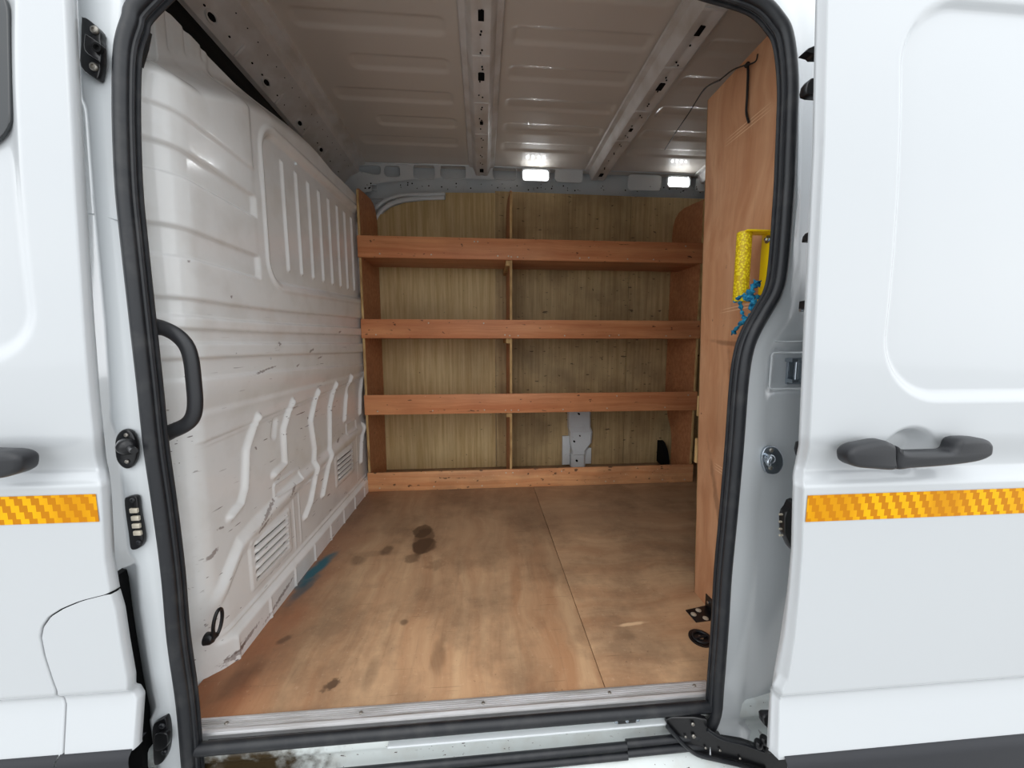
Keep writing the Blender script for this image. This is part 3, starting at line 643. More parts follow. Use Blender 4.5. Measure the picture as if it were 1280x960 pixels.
# side window with black surround
wpl = plate('window_glass', rrect(-1.6, P(9, 100, YC).x, P(0, 186, YC).z, 1.46, .06, 8), [], M['glass'], cd, .006, .002, 'xz', YC+.005); lean(wpl)
def handle(parent, out, Y, end_split, depth=.034):
    o_ = plate('door_handle', out, [], M['plastic'], parent, depth, .009, 'xz', Y, angle=60); return o_
ho = smooth2([(P(a, b, .665).x, P(a, b, .665).z) for a, b in ((36, 577), (33, 568), (20, 563), (0, 562), (-60, 562), (-66, 585), (-40, 600), (0, 597), (20, 593), (33, 587))], 5)
handle(cd, ho, .668, None)
zt0, zt1 = PS(60, 654, YC).z, PS(60, 619, YC).z
q1 = PS(124, 640, YC).x-.001
def tape(parent, x0, x1, z0, z1, base):
    z = np.linspace(z0, z1, 8); x_ = np.linspace(x0, x1, 40); Xg, Zg = np.meshgrid(x_, z); Y = body_y(Zg, base)-.0012
    return grid('reflective_tape', Xg, Y, Zg, M['tape'], parent)
tape(cd, -1.7, q1, zt0, zt1, YC)

# corner panel between shut line and hinge gap
cp_l = lambda z: np.interp(z, cz, cx)+.0055
rp = [PS(x_, y_, YC) for x_, y_ in ((137, 741), (139, 748), (144, 765), (150, 805), (158, 850), (165, 866), (170, 874), (170, 952))]
rz = np.array([q.z for q in rp][::-1]); rx = np.array([q.x for q in rp][::-1])
zc = np.arange(zcl, PS(135, 743, YC).z, .004)
skin('corner_panel', zc, cp_l, lambda z: np.maximum(np.interp(z, rz, rx), cp_l(z)+.001), YC, M['door'], wf, None, 60, ((.0012, .002), (.002, .008), (.0005, .016), (-.02, .018)))
# dark shut gap behind the line and the black hinge recess
bm = bmesh.new(); tube_into(bm, catmull([Vector((q.x+.002, q.y+.010, q.z)) for q in cut], 4), .006, 6); bm_obj('shut_gap', bm, M['void'], wf)
hp = [P(a, b, .765) for a, b in ((134, 722), (140, 718), (152, 716), (156, 725), (160, 760), (166, 815), (171, 855), (176, 880), (181, 900), (186, 965), (160, 970), (160, 900), (150, 860), (140, 800))]
bm = bmesh.new(); loft_into(bm, [[Vector((q.x, q.y+dy, q.z)) for q in hp] for dy in (-.012, .03)]); bm_obj('hinge_recess', bm, M['void'], wf)
bm = bmesh.new()
for a, b in ((143, 745), (146, 765), (142, 732)): q = P(a, b, .75); box_into(bm, q.x-.006, q.x+.006, q.y-.006, q.y+.006, q.z-.008, q.z+.008, .002)
bm_obj('hinge_clips', bm, M['black'], wf, kind='stuff')
# black cladding along the bottom
def cladding(parent, x0, x1, base, ztop, name='lower_cladding'):
    z = np.linspace(ztop-.25, ztop, 30); x_ = np.linspace(x0, x1, 20); Xg, Zg = np.meshgrid(x_, z)
    Y = base-.036+.010*sstep(ztop-.012, ztop, Zg)+.0*Xg
    Z = np.vstack([Zg, Zg[-1]]); X = np.vstack([Xg, Xg[-1]]); Y = np.vstack([Y, Y[-1]+.03]); return grid(name, X, Y, Z, M['clad'], parent)
zk = .097
cladding(cd, -1.7, P(78.5, 945, YC-.02).x, YC, zk); cladding(wf, P(80.5, 945, YC-.02).x, P(170, 940, YC-.02).x, YC, zk)

# ============================================================ THE SLIDING DOOR (right, slid open)
sd = thing('sliding_door', (1.2, .65, .1), 'white sliding side door slid open at right with black handle and amber tape', 'van door')
YD = .590
Etab = [(-30, 1024), (0, 1022), (180, 1018), (300, 1012), (400, 1006), (500, 1002), (560, 1000), (598, 993), (610, 992), (690, 990), (740, 985), (800, 976), (850, 967), (872, 963), (885, 962), (990, 957)]
Stab = [(-30, 1036), (0, 1035), (180, 1031), (300, 1025), (400, 1020), (500, 1015), (560, 1012), (598, 1004), (612, 1005), (690, 1003), (740, 999), (800, 993), (850, 985), (866, 977), (880, 975), (990, 972)]
eE = [PS(x_, y_, YD, .02) for y_, x_ in dense(Etab)]; eS = [PS(x_, y_, YD) for y_, x_ in dense(Stab)]
fE = lambda z: np.interp(z, [q.z for q in eE][::-1], [q.x for q in eE][::-1]); fS = lambda z: np.interp(z, [q.z for q in eS][::-1], [q.x for q in eS][::-1])
rc0 = P(1124, 200, YD); rcb = P(1262, 499, YD); rct = P(1200, -3, YD)
hc = P(1147, 566, YD-.01)
def slidefeat(X, Z):
    f = np.zeros_like(X)
    w = sd_rrect(X, Z, rc0.x+.6, (rcb.z+rct.z)/2, .6, (rct.z-rcb.z)/2, .12); f += .011*(1-sstep(-.016, .004, w))
    e = np.sqrt(((X-hc.x)/.056)**2+((Z-hc.z)/.046)**2); f += .030*(1-sstep(.55, 1.0, e))
    return f
zd = np.r_[np.arange(.090, 1.62, .0035)]
Ez, Sz = fE(zd), fS(zd)
n = 330; t = np.linspace(0, 1, n)**1.25; X = Sz[:, None]*(1-t)+1.75*t; Z = np.repeat(zd[:, None], n, 1); Y = body_y(Z, YD)+slidefeat(X, Z)
Y[:, 0] += .003; b0 = body_y(zd, YD)
pre = [(Ez*1.17, b0+.095), (Ez*1.15, b0+.090), (Ez*1.14, b0+.080), (Ez*1.03, b0+.030), (Ez+.001, b0+.0235), (Ez+.003, b0+.020), (Sz-.006, b0+.017), (Sz-.0035, b0+.014), (Sz-.0015, b0+.007)]
X = np.c_[tuple(p[0] for p in pre)+(X,)] if False else np.column_stack([p[0] for p in pre]+[X]); Y = np.column_stack([p[1] for p in pre]+[Y]); Z = np.column_stack([zd]*len(pre)+[Z])
grid('door_skin', X, Y, Z, M['door'], sd)
box('door_inner_panel', .80, 1.75, .675, .70, .14, 1.62, M['white'], sd, .003)
cladding(sd, fE(np.array([.094]))[0]+.016, 1.75, YD, zk)
# reflective tape
ta = PS(1012, 619, YD); tb = PS(1012, 652, YD); tape(sd, PS(1007.5, 636, YD).x, 1.75, tb.z, ta.z, YD)
# door handle: two-piece body and grip over a dished cup
YH = YD-.026
Hh = lambda pts: smooth2([(P(a, b, YH).x, P(a, b, YH).z) for a, b in pts], 4)
plate('door_handle', Hh([(1113, 556), (1120, 560), (1130, 563), (1165, 562.5), (1182, 561), (1187, 552), (1192, 547), (1205, 545.5), (1222, 547), (1229, 552), (1230, 560), (1227, 568), (1214, 574), (1190, 578), (1160, 581), (1130, 583), (1113, 584), (1112, 570)]), [], M['plastic'], sd, .030, .008, 'xz', YH, angle=60)
plate('handle_end', Hh([(1111, 556), (1104, 551), (1096, 549), (1078, 552), (1062, 556), (1054, 563), (1053, 571), (1056, 578), (1066, 582), (1085, 584), (1111, 584.3), (1111.5, 570)]), [], M['plastic'], sd, .030, .008, 'xz', YH, angle=60)
for a in (1070, 1210): q = P(a, 566, YD-.01); box('handle_foot', q.x-.012, q.x+.012, YD-.018, YD+.014, q.z-.010, q.z+.010, M['plastic'], sd, .002)
# fittings on the leading edge of the door
def edge_clip(pts, Y, name='edge_clip'):
    ps = [P(a, b, Y) for a, b in pts]; bm = bmesh.new(); loft_into(bm, [[Vector((q.x, q.y+dy, q.z)) for q in ps] for dy in (-.008, .008)])
    bmesh.ops.bevel(bm, geom=bm.edges[:], offset=.0012, segments=1, affect='EDGES'); return bm_obj(name, bm, M['black'], sd)
edge_clip([(1001, 69), (1006, 64), (1016, 60), (1026, 60), (1026, 74), (1013, 74), (1012, 70)], .672)
edge_clip([(1003, 116), (1005, 107), (1010, 101), (1026, 100), (1026, 123), (1010, 122), (1004, 120)], .672)
edge_clip([(1006, 302), (1007, 295), (1011, 290), (1022, 290), (1022, 303)], .672)
edge_clip([(1002, 386), (1003, 376), (1016, 375), (1016, 386)], .672)
edge_clip([(996, 562), (998, 553), (1006, 551), (1006, 570), (998, 570)], .672)
con = edge_clip([(984, 634), (986, 626), (991, 624), (1000, 626), (1000, 690), (990, 688), (985, 682), (981, 672), (977, 664), (977, 645), (979, 638)], .672, 'contact_plug')
for b in (643, 652, 661, 669): q = P(976, b, .672); tube('contact_pin', [q+Vector((.004, 0, 0)), q-Vector((.003, 0, 0))], .0022, M['pale'], con, 8)
edge_clip([(951, 893), (954, 891), (972, 891), (972, 909), (958, 907), (952, 902)], .672, 'rubber_buffer')
tube('edge_bolt', [P(1004, 388, .67), P(1000, 388, .67)], .003, M['chrome'], sd, 8)
# lower guide arm reaching from the door into the sill track
def beam(bm, a, b, w0, w1, h, dz=0):
    a = Vector(a); b = Vector(b); t = (b-a).normalized(); s_ = t.cross(Vector((0, 0, 1))).normalized(); u = s_.cross(t)
    rings = [[p+s_*w*sx+u*(h/2*sz+dz) for sx, sz in ((-1, -1), (1, -1), (1, 1), (-1, 1))] for p, w in ((a, w0), (a.lerp(b, .5), (w0+w1)/2), (b, w1))]; loft_into(bm, rings)
A0 = P(846, 904, .765); A1 = P(880, 922, .745); A2 = P(925, 940, .71); A3 = P(962, 949, .69)
bm = bmesh.new()
pts_out = [(833, 900), (840, 897), (868, 897), (884, 900), (884, 912), (902, 920), (902, 925), (930, 928), (955, 938), (962, 935), (985, 940), (985, 980), (960, 966), (925, 955), (895, 948), (872, 942), (856, 930), (842, 915), (834, 908)]
ps = [P(a, b, float(np.interp(a, [833, 985], [.748, .69]))) for a, b in pts_out]
loft_into(bm, [[Vector((q.x, q.y+dy, q.z)) for q in ps] for dy in (0, .012)]); bmesh.ops.bevel(bm, geom=bm.edges[:], offset=.0015, segments=1, affect='EDGES')
arm = bm_obj('guide_arm', bm, M['black'], sd, angle=30)
rim = [P(a, b, float(np.interp(a, [833, 985], [.742, .684]))) for a, b in ((834, 908), (842, 917), (856, 932), (872, 943), (895, 949), (925, 956), (960, 967))]
tube('arm_flange', catmull(rim, 4), .005, M['rubber'], arm, 8)
rim = [P(a, b, float(np.interp(a, [833, 985], [.742, .684]))) for a, b in ((884, 912), (902, 923), (930, 930), (955, 939))]
tube('arm_flange', catmull(rim, 4), .004, M['rubber'], arm, 8)
for a, b, r_ in ((866, 905, .0045), (867, 920, .005), (857, 921, .003), (900, 938, .003), (882, 935, .003), (925, 948, .003)):
    q = P(a, b, float(np.interp(a, [833, 985], [.745, .687]))); screw('arm_bolt', q, (0, -1, 0), r_, M['screw'], arm)
bm = bmesh.new()
for a, b in ((948, 930), (955, 925), (960, 934)): q = P(a, b, .70); lathe_into(bm, q, (0, 0, 1), [(.007, -.008), (.009, -.004), (.009, .004), (.007, .008)], 14)
bm_obj('guide_roller', bm, M['black'], arm)

# ============================================================ SEALS, SILL STRIP, TRACK
bs = thing('door_seal', (0, .74, -.1), 'black rubber seal running round the edge of the loading opening', 'seal')
sp_ = catmull(seal, 6)
tube('seal_bulb', sp_, .0125, M['rubber'], bs, 14, flat=.85)
def inset(path, d, dy):
    out = []
    n_ = len(path)
    for i, p in enumerate(path):
        t = path[min(i+1, n_-1)]-path[max(i-1, 0)]; t.y = 0; t.normalize(); nrm = Vector((t.z, 0, -t.x)); out.append(p+nrm*d+Vector((0, dy, 0)))
    return out
tube('seal_lip', inset(sp_[:-14], .0115, .007), .0052, M['rubber'], bs, 8)
tube('seal_lip', inset(sp_[:-14], .0125, .018), .0045, M['rubber'], bs, 8)
sb = thing('sill_rubber', (0, .75, -.02), 'thick black rubber strip along the sill below the aluminium tread', 'seal')
Lq = P(240, 931, .752); Rq = P(889, 886, .752)
zs_ = P(620, 905, .752).z
tube('rubber_strip', [Vector((Lq.x-.0, .752, zs_-.002)), Vector((0, .752, zs_)), Vector((Rq.x, .752, zs_))], .0135, M['rubber'], sb, 14, flat=.9)
tube('strip_lip', [Vector((Lq.x+.02, .766, -.008)), Vector((Rq.x-.005, .766, -.008))], .006, M['rubber'], sb, 8)
# small catch bracket in the middle of the sill
q = P(783, 900, .748); ct = thing('sill_catch', q, 'small dirty metal catch under the sill rubber left of the guide arm', 'catch')
box('catch_body', q.x-.022, q.x+.022, q.y-.004, q.y+.01, q.z-.006, q.z+.006, M['black'], ct, .002)
for dx in (-.026, 0, .026): screw('catch_bolt', q+Vector((dx, -.003, .002)), (0, -1, 0), .005, M['chrome'], ct)
# aluminium tread strip with grooves
tr = thing('tread_strip', (0, .79, 0), 'ribbed aluminium tread strip screwed along the front edge of the plywood floor', 'trim strip')
pf = [(.775, -.010), (.7745, .0), (.777, .0045), (.782, .006), (.787, .0045)]
yy = .787
for k in range(5): pf += [(yy+.0006, .0022), (yy+.0016, .0022), (yy+.0022, .0042), (yy+.0042, .0042)]; yy += .0048
pf += [(.814, .003), (.8145, .0005), (.812, 0), (.79, 0), (.79, -.010)]
x0a, x0b = PZ(250, 902, 0).x, PZ(247, 920, 0).x; x1a, x1b = .563, .556
rings = []
for s_ in np.linspace(0, 1, 8): rings.append([Vector(((x0b+(x0a-x0b)*(a-.775)/.04)*(1-s_)+(x1b+(x1a-x1b)*(a-.775)/.04)*s_, a, b)) for a, b in pf])
bm = bmesh.new(); loft_into(bm, rings); bm_obj('ribbed_strip', bm, M['alu'], tr, angle=25)
for a, b in ((451, 891), (604, 879), (762, 866), (868, 857), (283, 904)): q = PZ(a, b, 0.004); screw('screw', q, (0, 0, 1), .0042, M['screw'], tr)
# rubber track along the lower sill
tk = thing('sliding_track', (0, .74, -.1), 'black twin lipped sliding track low on the outer sill', 'track')
zk0 = P(500, 957, .742).z; zk1 = P(780, 935, .742).z; zt = (zk0+zk1)/2
xs = P(783, 935, .742).x
tube('track_lip', [(-.60, .742, zt-.004), (xs, .742, zt+.002)], .0085, M['rubber'], tk, 10)
tube('track_lip', [(-.60, .736, zt-.022), (xs, .736, zt-.016)], .0085, M['rubber'], tk, 10)
tube('track_lip', [(xs, .744, zt+.006), (.50, .744, zt+.008)], .0085, M['rubber'], tk, 10)
tube('track_lip', [(xs, .738, zt-.012), (.53, .738, zt-.010)], .009, M['rubber'], tk, 10)

# ============================================================ FITTINGS ON THE FRONT PILLAR
def flatpts(pts, Y): return [(q.x, q.z) for q in (P(a, b, Y) for a, b in pts)]
def fit_plate(name, pts, Y, thick, parent, mat='black', bev=.0015, sm=3):
    o_ = plate(name, smooth2(flatpts(pts, Y), sm), [], M[mat], parent, thick, bev, 'xz', Y, angle=50); return lean(o_)
q = P(117, 62, .745); t_ = thing('upper_guide', q, 'black bolted guide plate near the top of the left door pillar', 'guide')
fit_plate('guide_plate', [(106, 27), (108, 25), (114, 27), (128, 40), (129, 52), (130, 58), (130, 80), (127, 98), (122, 100), (105, 86), (105, 60)], .745, .012, t_)
fit_plate('guide_block', [(110, 48), (112, 46), (128, 57), (130, 62), (129, 80), (126, 78), (110, 66)], .736, .012, t_)
for a, b in ((119, 38), (118, 84)): q = P(a, b, .738); screw('guide_bolt', q, (0, -1, 0), .007, M['screw'], t_)
q = P(123, 61, .728); lathe('guide_socket', q, (0, -1, 0), [(.006, -.004), (.008, .001), (.008, .004), (.005, .004), (.004, 0), (0, 0)], M['void'], t_, 14)
q = P(159, 560, .745); t_ = thing('oval_buffer', q, 'oval black buffer with a short peg on the left door pillar', 'buffer')
fit_plate('oval_base', [(159, 536), (167, 540), (172, 552), (173, 566), (170, 578), (163, 585), (155, 583), (148, 574), (146, 560), (147, 547), (152, 539)], .746, .010, t_, bev=.003)
q = P(158, 558, .738); lathe('buffer_dome', q, (0, -1, 0), [(.017, -.004), (.016, .003), (.012, .009), (.008, .012), (0, .013)], M['black'], t_, 20)
q = P(163, 560, .728); tube('peg', [q, q+Vector((.022, -.018, -.001))], .0056, M['black'], t_, 12)
for a, b in ((158, 544), (159, 577)): screw('buffer_screw', P(a, b, .740), (0, -1, 0), .004, M['screw'], t_)
q = P(169, 652, .745); t_ = thing('contact_plate', q, 'black plate with four pale contacts on the left door pillar', 'contact plate')
fit_plate('plate_body', [(158, 624), (162, 620), (170, 619), (174, 623), (176, 640), (180, 662), (181, 675), (177, 683), (169, 686), (165, 682), (163, 665), (160, 645)], .745, .010, t_, bev=.002)
for a, b in ((168, 638), (170, 647.5), (171, 657), (172.5, 666)):
    q = P(a, b, .737); bm = bmesh.new(); box_into(bm, q.x-.0072, q.x+.0072, q.y-.003, q.y+.002, q.z-.0048, q.z+.0048, .0015); bm_obj('contact', bm, M['pale'], t_)
for a, b in ((166, 625), (174, 678)): screw('plate_screw', P(a, b, .739), (0, -1, 0), .0048, M['rubber'], t_)
q = P(203, 923, .745); t_ = thing('lower_guide', q, 'black bolted guide plate at the foot of the left door pillar', 'guide')
fit_plate('guide_plate', [(195, 902), (205, 896), (210, 896), (213, 915), (212, 935), (207, 948), (199, 953), (195, 950), (194, 930), (193, 915)], .747, .012, t_)
fit_plate('guide_block', [(196, 916), (208, 914), (212, 918), (211, 930), (200, 936), (195, 932)], .738, .010, t_)
for a, b in ((203, 907), (206, 940)): screw('guide_bolt', P(a, b, .738), (0, -1, 0), .0058, M['rubber'], t_)
# grab handle inside the pillar
gh = thing('grab_handle', P(195, 475, .80), 'black plastic grab handle on the left side of the opening', 'handle')
hp = [(178, 404), (192, 408), (206, 411), (221, 419), (233, 432), (239, 450), (242.5, 480), (244, 505), (241, 521), (232, 531), (215, 539), (198, 545), (180, 549)]
rr = [.022, .017, .015, .0145, .0142, .014, .014, .014, .0142, .0145, .015, .019, .024]
hq = catmull([P(a, b, .80) for a, b in hp], 5); rr2 = list(np.interp(np.linspace(0, 1, len(hq)), np.linspace(0, 1, len(rr)), rr))
tube('grip', hq, rr2, M['plastic'], gh, 14, flat=.8)

# ============================================================ FITTINGS ON THE REAR PILLAR
q = P(961, 573, .762); st = thing('door_striker', q, 'round chromed door striker on the right pillar', 'striker')
lean_q = q
bm = bmesh.new(); ps = smooth2([(P(a, b, .762).x, P(a, b, .762).z) for a, b in ((962, 557), (970, 560), (976, 570), (977, 580), (972, 589), (965, 592), (956, 590), (952, 582), (950, 570), (954, 560))], 4); bm.free()
plate('striker_base', ps, [], M['chrome'], st, .008, .002, 'xz', .760)
q = P(962, 574, .752); loopp = [q+Vector(v) for v in ((-.004, .006, .010), (-.010, -.012, .008), (-.020, -.020, .001), (-.016, -.018, -.006), (-.006, -.008, -.008), (.004, .004, -.008))]
tube('striker_loop', catmull(loopp, 5), .0042, M['chrome'], st, 10)
lathe('striker_boss', q+Vector((.002, .004, 0)), (0, -1, 0), [(.012, 0), (.011, .006), (.007, .010), (0, .011)], M['chrome'], st, 16)
for a, b in ((964, 563), (963, 585)): screw('striker_screw', P(a, b, .756), (0, -1, 0), .005, M['screw'], st)
q = P(990, 463, .785); lk = thing('upper_striker', q, 'silver lock bracket in the recess of the right pillar', 'striker')
a = P(984, 447, .79); b = P(1004, 480, .79)
box('bracket_back', a.x, b.x+.01, .785, .792, b.z, a.z, M['chrome'], lk, .002)
for yy in (450, 476): q = P(992, yy, .775); box('bracket_arm', q.x-.012, q.x+.016, .765, .786, q.z-.0045, q.z+.0045, M['chrome'], lk, .0015)
tube('bracket_pin', [P(996, 450, .768), P(994, 476, .768)], .0035, M['chrome'], lk, 10)
bm = bmesh.new(); r0 = rrect(P(964, 0, .765).x if False else P(964, 460, .765).x, P(1012, 460, .765).x, P(980, 486, .765).z, P(980, 441, .765).z, .008)
tube('recess_rim', [Vector((a_, .766, b_)) for a_, b_ in r0], .0022, M['white'], wf, 6, closed=True)
bm.free()
tube('pressed_line', catmull([P(a_, b_, .768) for a_, b_ in ((948, 426), (956, 424), (972, 427), (1002, 427))], 4), .0016, M['white'], wf, 6)
tube('pressed_line', catmull([P(a_, b_, .764) for a_, b_ in ((903, 901), (918, 900), (926, 908), (941, 921), (965, 920))], 4), .002, M['white'], wf, 6)

# ============================================================ RACKING ALONG THE BACK WALL
YF, YB = 2.145, 2.50
rk = thing('shelf_rack', (.32, 2.3, 0), 'red-brown plywood shelf rack with four tiers across the back of the van', 'shelf')
def panel_yz(name, x0, x1, pts, mat, parent=rk):
    bm = bmesh.new(); loft_into(bm, [[Vector((x_, a, b)) for a, b in pts] for x_ in (x0, x1)]); return bm_obj(name, bm, mat, parent, smooth=False)
def upright(x0, zt, back, notch=None):
    pts = [(YF+.006, .0), (YF+.006, zt-.012), (YF+.012, zt-.002), (YF+.03, zt)]
    pts += [(YF+.12, zt+.012), (YF+.22, zt+.022), (YF+.28, zt+.016), (YF+.32, zt-.008), (back-.008, zt-.05), (back, zt-.11)]
    pts += [(back, .62), (back, .0)] if not notch else [(back, .62)]+notch
    u = panel_yz('side_panel', x0, x0+.012, pts, M['redply'])
    # pale laminated front edge
    box('panel_edge', x0-.0004, x0+.0124, YF+.002, YF+.0065, .0, zt-.012, M['endgrain'], u, 0); return u
upright(-.672, 1.70, YB); upright(.160, 1.715, YB)
upright(1.292, 1.70, YB, [(YB, .50), (YB-.05, .36), (YB-.10, .28), (YB-.12, .20), (YB-.12, 0)])
tiers = ((1.332, 1.447), (.892, .998), (.456, .570), (0.0, .112))
for i, (z0, z1) in enumerate(tiers):
    lp = box('kick_board' if i == 3 else 'shelf_lip', -.674, 1.308, YF-.012, YF, z0, z1, M['kick' if i == 3 else 'lip'], rk, .0012)
    if i < 3: box('shelf_board', -.660, 1.292, YF, 2.40 if i == 0 else YB+.002, z0+.001, z0+.013, M['redply'], rk, .0008)
    bm = bmesh.new()
    for xx in ([-.55, -.27, -.03, -.02, .10, .15, .166, .21, .55, .62, .85, 1.0, 1.18] if i == 0 else [-.6, -.3, .0, .13, .166, .2, .48, .75, .8, 1.1, 1.25]):
        lathe_into(bm, (xx+random.uniform(-.01, .01), YF-.0125, z0+random.choice((.016, .02, z1-z0-.02))), (0, -1, 0), [(.0042, 0), (.0042, .001), (.002, .0018), (0, .0018)], 8)
    bm_obj('screw_heads', bm, M['pale'], lp, kind='stuff')
    if i < 3: box('cleat', .138, .160, YF+.004, YF+.32, z0-.028, z0, M['endgrain'], rk, .001)
# lip joint and the burn mark scrap on the first lip
# black solid standing in for the dark hole behind the notch
bm = bmesh.new(); loft_into(bm, [[Vector((x_, YB-.115+.115*(1-math.cos(t)), .002+.17*math.sin(t))) for t in np.linspace(0, math.pi/2, 12)]+[Vector((x_, YB+.0, .02))] for x_ in (1.25, 1.288)])
bm_obj('notch_hole_shade', bm, M['void'], wb)

# ============================================================ NEAR-SIDE RACK WITH THE TALL PANEL
XP = .73
nr = thing('tool_rack', (.75, 1.0, 0), 'tall plywood end panel of the rack beside the door opening', 'shelf')
pn = panel_yz('end_panel', XP, XP+.015, [(.835, .0), (1.144, .0), (1.195, .95), (1.222, 1.64), (.87, 1.64), (.87, 1.2), (.835, .9)], M['panelply'], nr)
bm = bmesh.new(); loft_into(bm, [[Vector((x_, a+.001, b)) for x_ in (XP, XP+.015)]+[Vector((x_, a-.002, b)) for x_ in (XP+.015, XP)] for a, b in ((1.144, 0), (1.195, .95), (1.222, 1.64))]); bm_obj('panel_edge', bm, M['endgrain'], pn, smooth=False)
for za, zb in ((367, 397), (495, 520), (548, 578)):
    z1 = on(875, za, 1, 1.19).z; z0 = on(875, zb, 1, 1.19).z
    box('shelf_lip', XP+.004, 1.9, 1.184, 1.196, z0, z1, M['endgrain'], nr, .001)
    box('shelf_board', XP+.015, 1.9, .84, 1.186, z0, z0+.012, M['redply'], nr, .001)
panel_yz('end_panel', 1.9, 1.915, [(.84, .0), (1.144, .0), (1.222, 1.64), (.88, 1.64)], M['panelply'], nr)
# yellow grab handle
yh = thing('yellow_handle', (.70, .94, .97), 'yellow steel grab handle bolted to the tall plywood panel', 'handle')
za, zb = PX(958, 291, .725).z, PX(958, 377, .725).z
ya0, ya1 = PX(967, 330, .727).y, PX(951, 330, .727).y
def yb(name, x0, x1, y0, y1, z0, z1, bev=.001): return box(name, x0, x1, y0, y1, z0, z1, M['yellow'], yh, bev)
yb('back_plate', .7245, .7295, ya0, ya1, zb, za)
g0 = on(922, 330, 1, .94); yc = (ya0+ya1)/2
for z_ in (za-.004, zb): yb('side_arm', .655, .7275, ya0+.003, ya1-.003, z_, z_+.004)
lathe('grip', Vector((.664, yc+.004, zb+.001)), (0, 0, 1), [(.0165, 0), (.0175, .002), (.0175, za-zb-.004), (.0165, za-zb-.002)], M['yellowgrip'], yh, 24)
for z_ in (za-.018, zb+.014):
    bm = bmesh.new(); lathe_into(bm, (.7245, yc, z_), (-1, 0, 0), [(.0085, 0), (.0085, .0016), (.0058, .0018), (.0056, .007), (.004, .0085), (0, .009)], 6); lathe_into(bm, (.7243, yc, z_), (-1, 0, 0), [(.010, 0), (.010, .0014)], 18); bm_obj('mounting_bolt', bm, M['chrome'], yh, angle=25)
# blue rag knotted round the lower arm
rp_ = thing('blue_rag', PX(937, 372, .675), 'blue frayed rag knotted round the bottom of the yellow handle', 'rag')
def rag(pts, r, xp=.665):
    q = catmull([PX(a, b, xp+c) for a, b, c in pts], 5); n_ = len(q)
    rr_ = [r*1.35*(.75+.35*math.sin(i*1.7)+.15*math.sin(i*.6)) for i in range(n_)]
    q = [p+Vector((rng.uniform(-.0012, .0012), 0, rng.uniform(-.0012, .0012))) for p in q]
    tube('strand', q, rr_, M['rope'], rp_, 9, flat=.6)
rag([(919, 376, -.012), (924, 372, -.014), (932, 369, -.016), (938, 371, -.012)], .0055)
rag([(936, 373, -.014), (939, 364, -.016), (944, 355, -.012), (947, 353, -.010)], .0085)
rag([(934, 372, -.018), (939, 374, -.022), (943, 379, -.016), (940, 384, -.01)], .0085)
rag([(941, 378, -.012), (942, 388, -.008), (937, 397, -.006), (930, 401, -.006)], .0062)
rag([(925, 376, -.010), (926, 385, -.006), (929, 394, -.006), (931, 401, -.006)], .0048)
rag([(932, 399, -.012), (926, 405, -.010), (918, 413, -.008), (916, 416, -.008)], .006)
rag([(930, 401, -.010), (933, 407, -.008), (934, 413, -.008)], .005)
rag([(938, 370, -.010), (948, 371, .01), (958, 372, .03)], .004)
# black cable dangling over the top of the panel
cb = thing('hanging_cable', (.72, 1.1, 1.64), 'black cable hooked over the top corner of the tall plywood panel', 'cable')
tube('drop', catmull([PX(934, 79, .722), PX(935, 90, .722), PX(934, 120, .722), PX(933, 140, .722), PX(936, 153, .722)], 6), .0032, M['cable'], cb, 8)
tube('hook', catmull([PX(947, 68, .722), PX(945, 76, .718), PX(938, 80, .715), PX(930, 82, .716), PX(915, 88, .718), PX(900, 100, .722)], 6), .002, M['cable'], cb, 8)
tube('run', catmull([PX(900, 100, .722), on(880, 112, 1, 1.35), on(862, 140, 1, 1.6), on(845, 165, 1, 1.9), on(831, 187, 1, 2.2)], 6), .0025, M['cable'], cb, 8)
bm = bmesh.new(); lathe_into(bm, PX(934, 81, .718), (0, 1, 0), [(.006, -.004), (.006, .004)], 10); bm_obj('knot', bm, M['cable'], cb)

# ============================================================ LIGHTS IN THE REAR RAIL
def led(px0, px1, py0, py1, label):
    a = XZ(px0, py1, YR-.012); b = XZ(px1, py0, YR-.012); cx, cz_ = (a[0]+b[0])/2, (a[1]+b[1])/2
    t_ = thing('led_light', (cx, YR-.01, cz_), label, 'light', 'strip lamps in the rear rail')
    plate('bezel', rrect(a[0], b[0], a[1], b[1], .022), [rrect(a[0]+.008, b[0]-.008, a[1]+.008, b[1]-.008, .016)], M['white'], t_, .014, .003, 'xz', YR-.012)
    plate('lens', rrect(a[0]+.009, b[0]-.009, a[1]+.009, b[1]-.009, .015), [], M['led'], t_, .008, .002, 'xz', YR-.011)
    for k in range(4):
        xx = a[0]+.02+(b[0]-a[0]-.04)*(k+.5)/4
        lathe('diode', (xx, YR-.014, cz_), (0, -1, 0), [(.010, 0), (.009, .003), (.005, .005), (0, .0055)], M['diode'], t_, 12)
led(652, 687, 212, 227, 'lit white strip lamp in the rear rail nearer the centre roof bow')
led(833, 863, 221, 235, 'lit white strip lamp in the rear rail nearer the tall plywood panel')

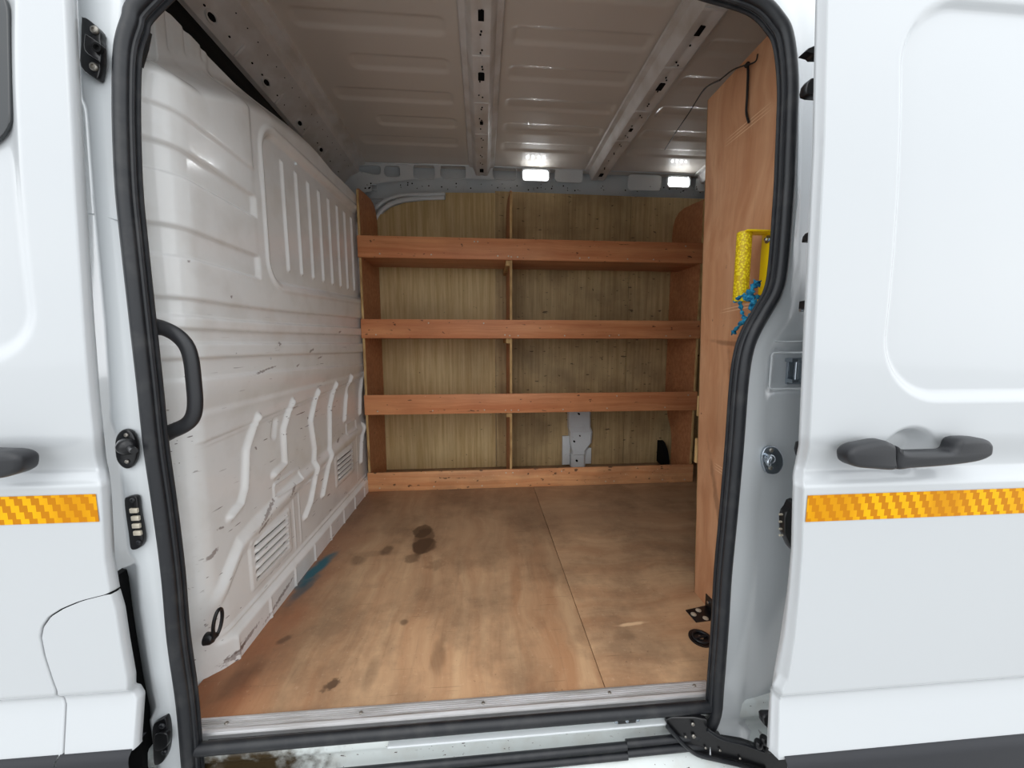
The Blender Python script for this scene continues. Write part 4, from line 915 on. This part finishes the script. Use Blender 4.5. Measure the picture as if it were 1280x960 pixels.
# ============================================================ FLOOR AND BULKHEAD FITTINGS
t_ = thing('wall_lashing_loop', PX(264, 795, -.69), 'black lashing loop bolted to the white bulkhead near the floor', 'lashing loop')
c = PX(269, 778, -.672); tl = Vector((0, .35, 1)).normalized(); sd_ = Vector((0, 1, -.35)).normalized()
tube('loop', [c+tl*(math.sin(t)*.030)+sd_*(math.cos(t)*.015)+Vector((.006, 0, 0)) for t in np.linspace(0, 2*math.pi, 26, endpoint=False)], .0042, M['black'], t_, 8, closed=True, up=Vector((1, 0, 0)))
c2 = PX(264, 798, -.675); lathe('boss', c2+Vector((-.012, 0, 0)), (1, 0, 0), [(.015, 0), (.014, .012), (.010, .018), (.005, .019), (0, .016)], M['black'], t_, 18)
tube('neck', [c2+Vector((.002, 0, 0)), c+tl*-.026+Vector((.006, 0, 0))], .008, M['black'], t_, 10)
# black angle bracket with white washers at the foot of the panel
br = thing('angle_bracket', PZ(880, 768, .0), 'black angle bracket with round washers at the foot of the tall panel', 'bracket')
fo = [PZ(a, b, .0015) for a, b in ((857, 763), (887, 756), (900, 774), (870, 778))]
plate('foot_plate', [(q.x, q.y) for q in fo], [], M['black'], br, .003, .0006, 'xy', .0018)
up_ = [PX(a, b, XP-.003) for a, b in ((881, 764), (882, 742), (897, 757), (900, 768), (898, 772))]
bm = bmesh.new(); loft_into(bm, [[Vector((q.x+dx, q.y, q.z)) for q in up_] for dx in (0, .0025)]); bm_obj('upright_plate', bm, M['black'], br)
for a, b in ((867, 768), (882, 773), (873, 763)):
    q = PZ(a, b, .0034); lathe('washer', q, (0, 0, 1), [(.0085, 0), (.0085, .0015), (.0045, .0018), (.0040, .0035), (0, .004)], M['pale'], br, 16)
for a, b in ((886, 753), (892, 766)): q = PX(a, b, XP-.004); lathe('bolt', q, (-1, 0, 0), [(.0045, 0), (.0045, .004), (0, .005)], M['chrome'], br, 12)
# recessed lashing ring
q = PZ(876, 798, .001); lr = thing('floor_lashing_ring', q, 'black recessed lashing ring in the plywood floor by the tall panel', 'lashing ring')
bm = bmesh.new(); lathe_into(bm, q, (0, 0, 1), [(.0335, 0), (.0335, .0022), (.030, .0035), (.027, .0025), (.024, .0008), (.012, .0004), (0, .0004)], 32); bm_obj('cup', bm, M['black'], lr)
tube('ring', [q+Vector((math.cos(t)*.022, math.sin(t)*.022, .005)) for t in np.linspace(0, 2*math.pi, 28, endpoint=False)], .003, M['rubber'], lr, 8, closed=True)
tube('cross_pin', [q+Vector((-.024, -.006, .004)), q+Vector((.024, .006, .004))], .0035, M['rubber'], lr, 8)
lathe('ring_bolt', q+Vector((0, 0, .001)), (0, 0, 1), [(.008, 0), (.008, .003), (0, .004)], M['screw'], lr, 6)
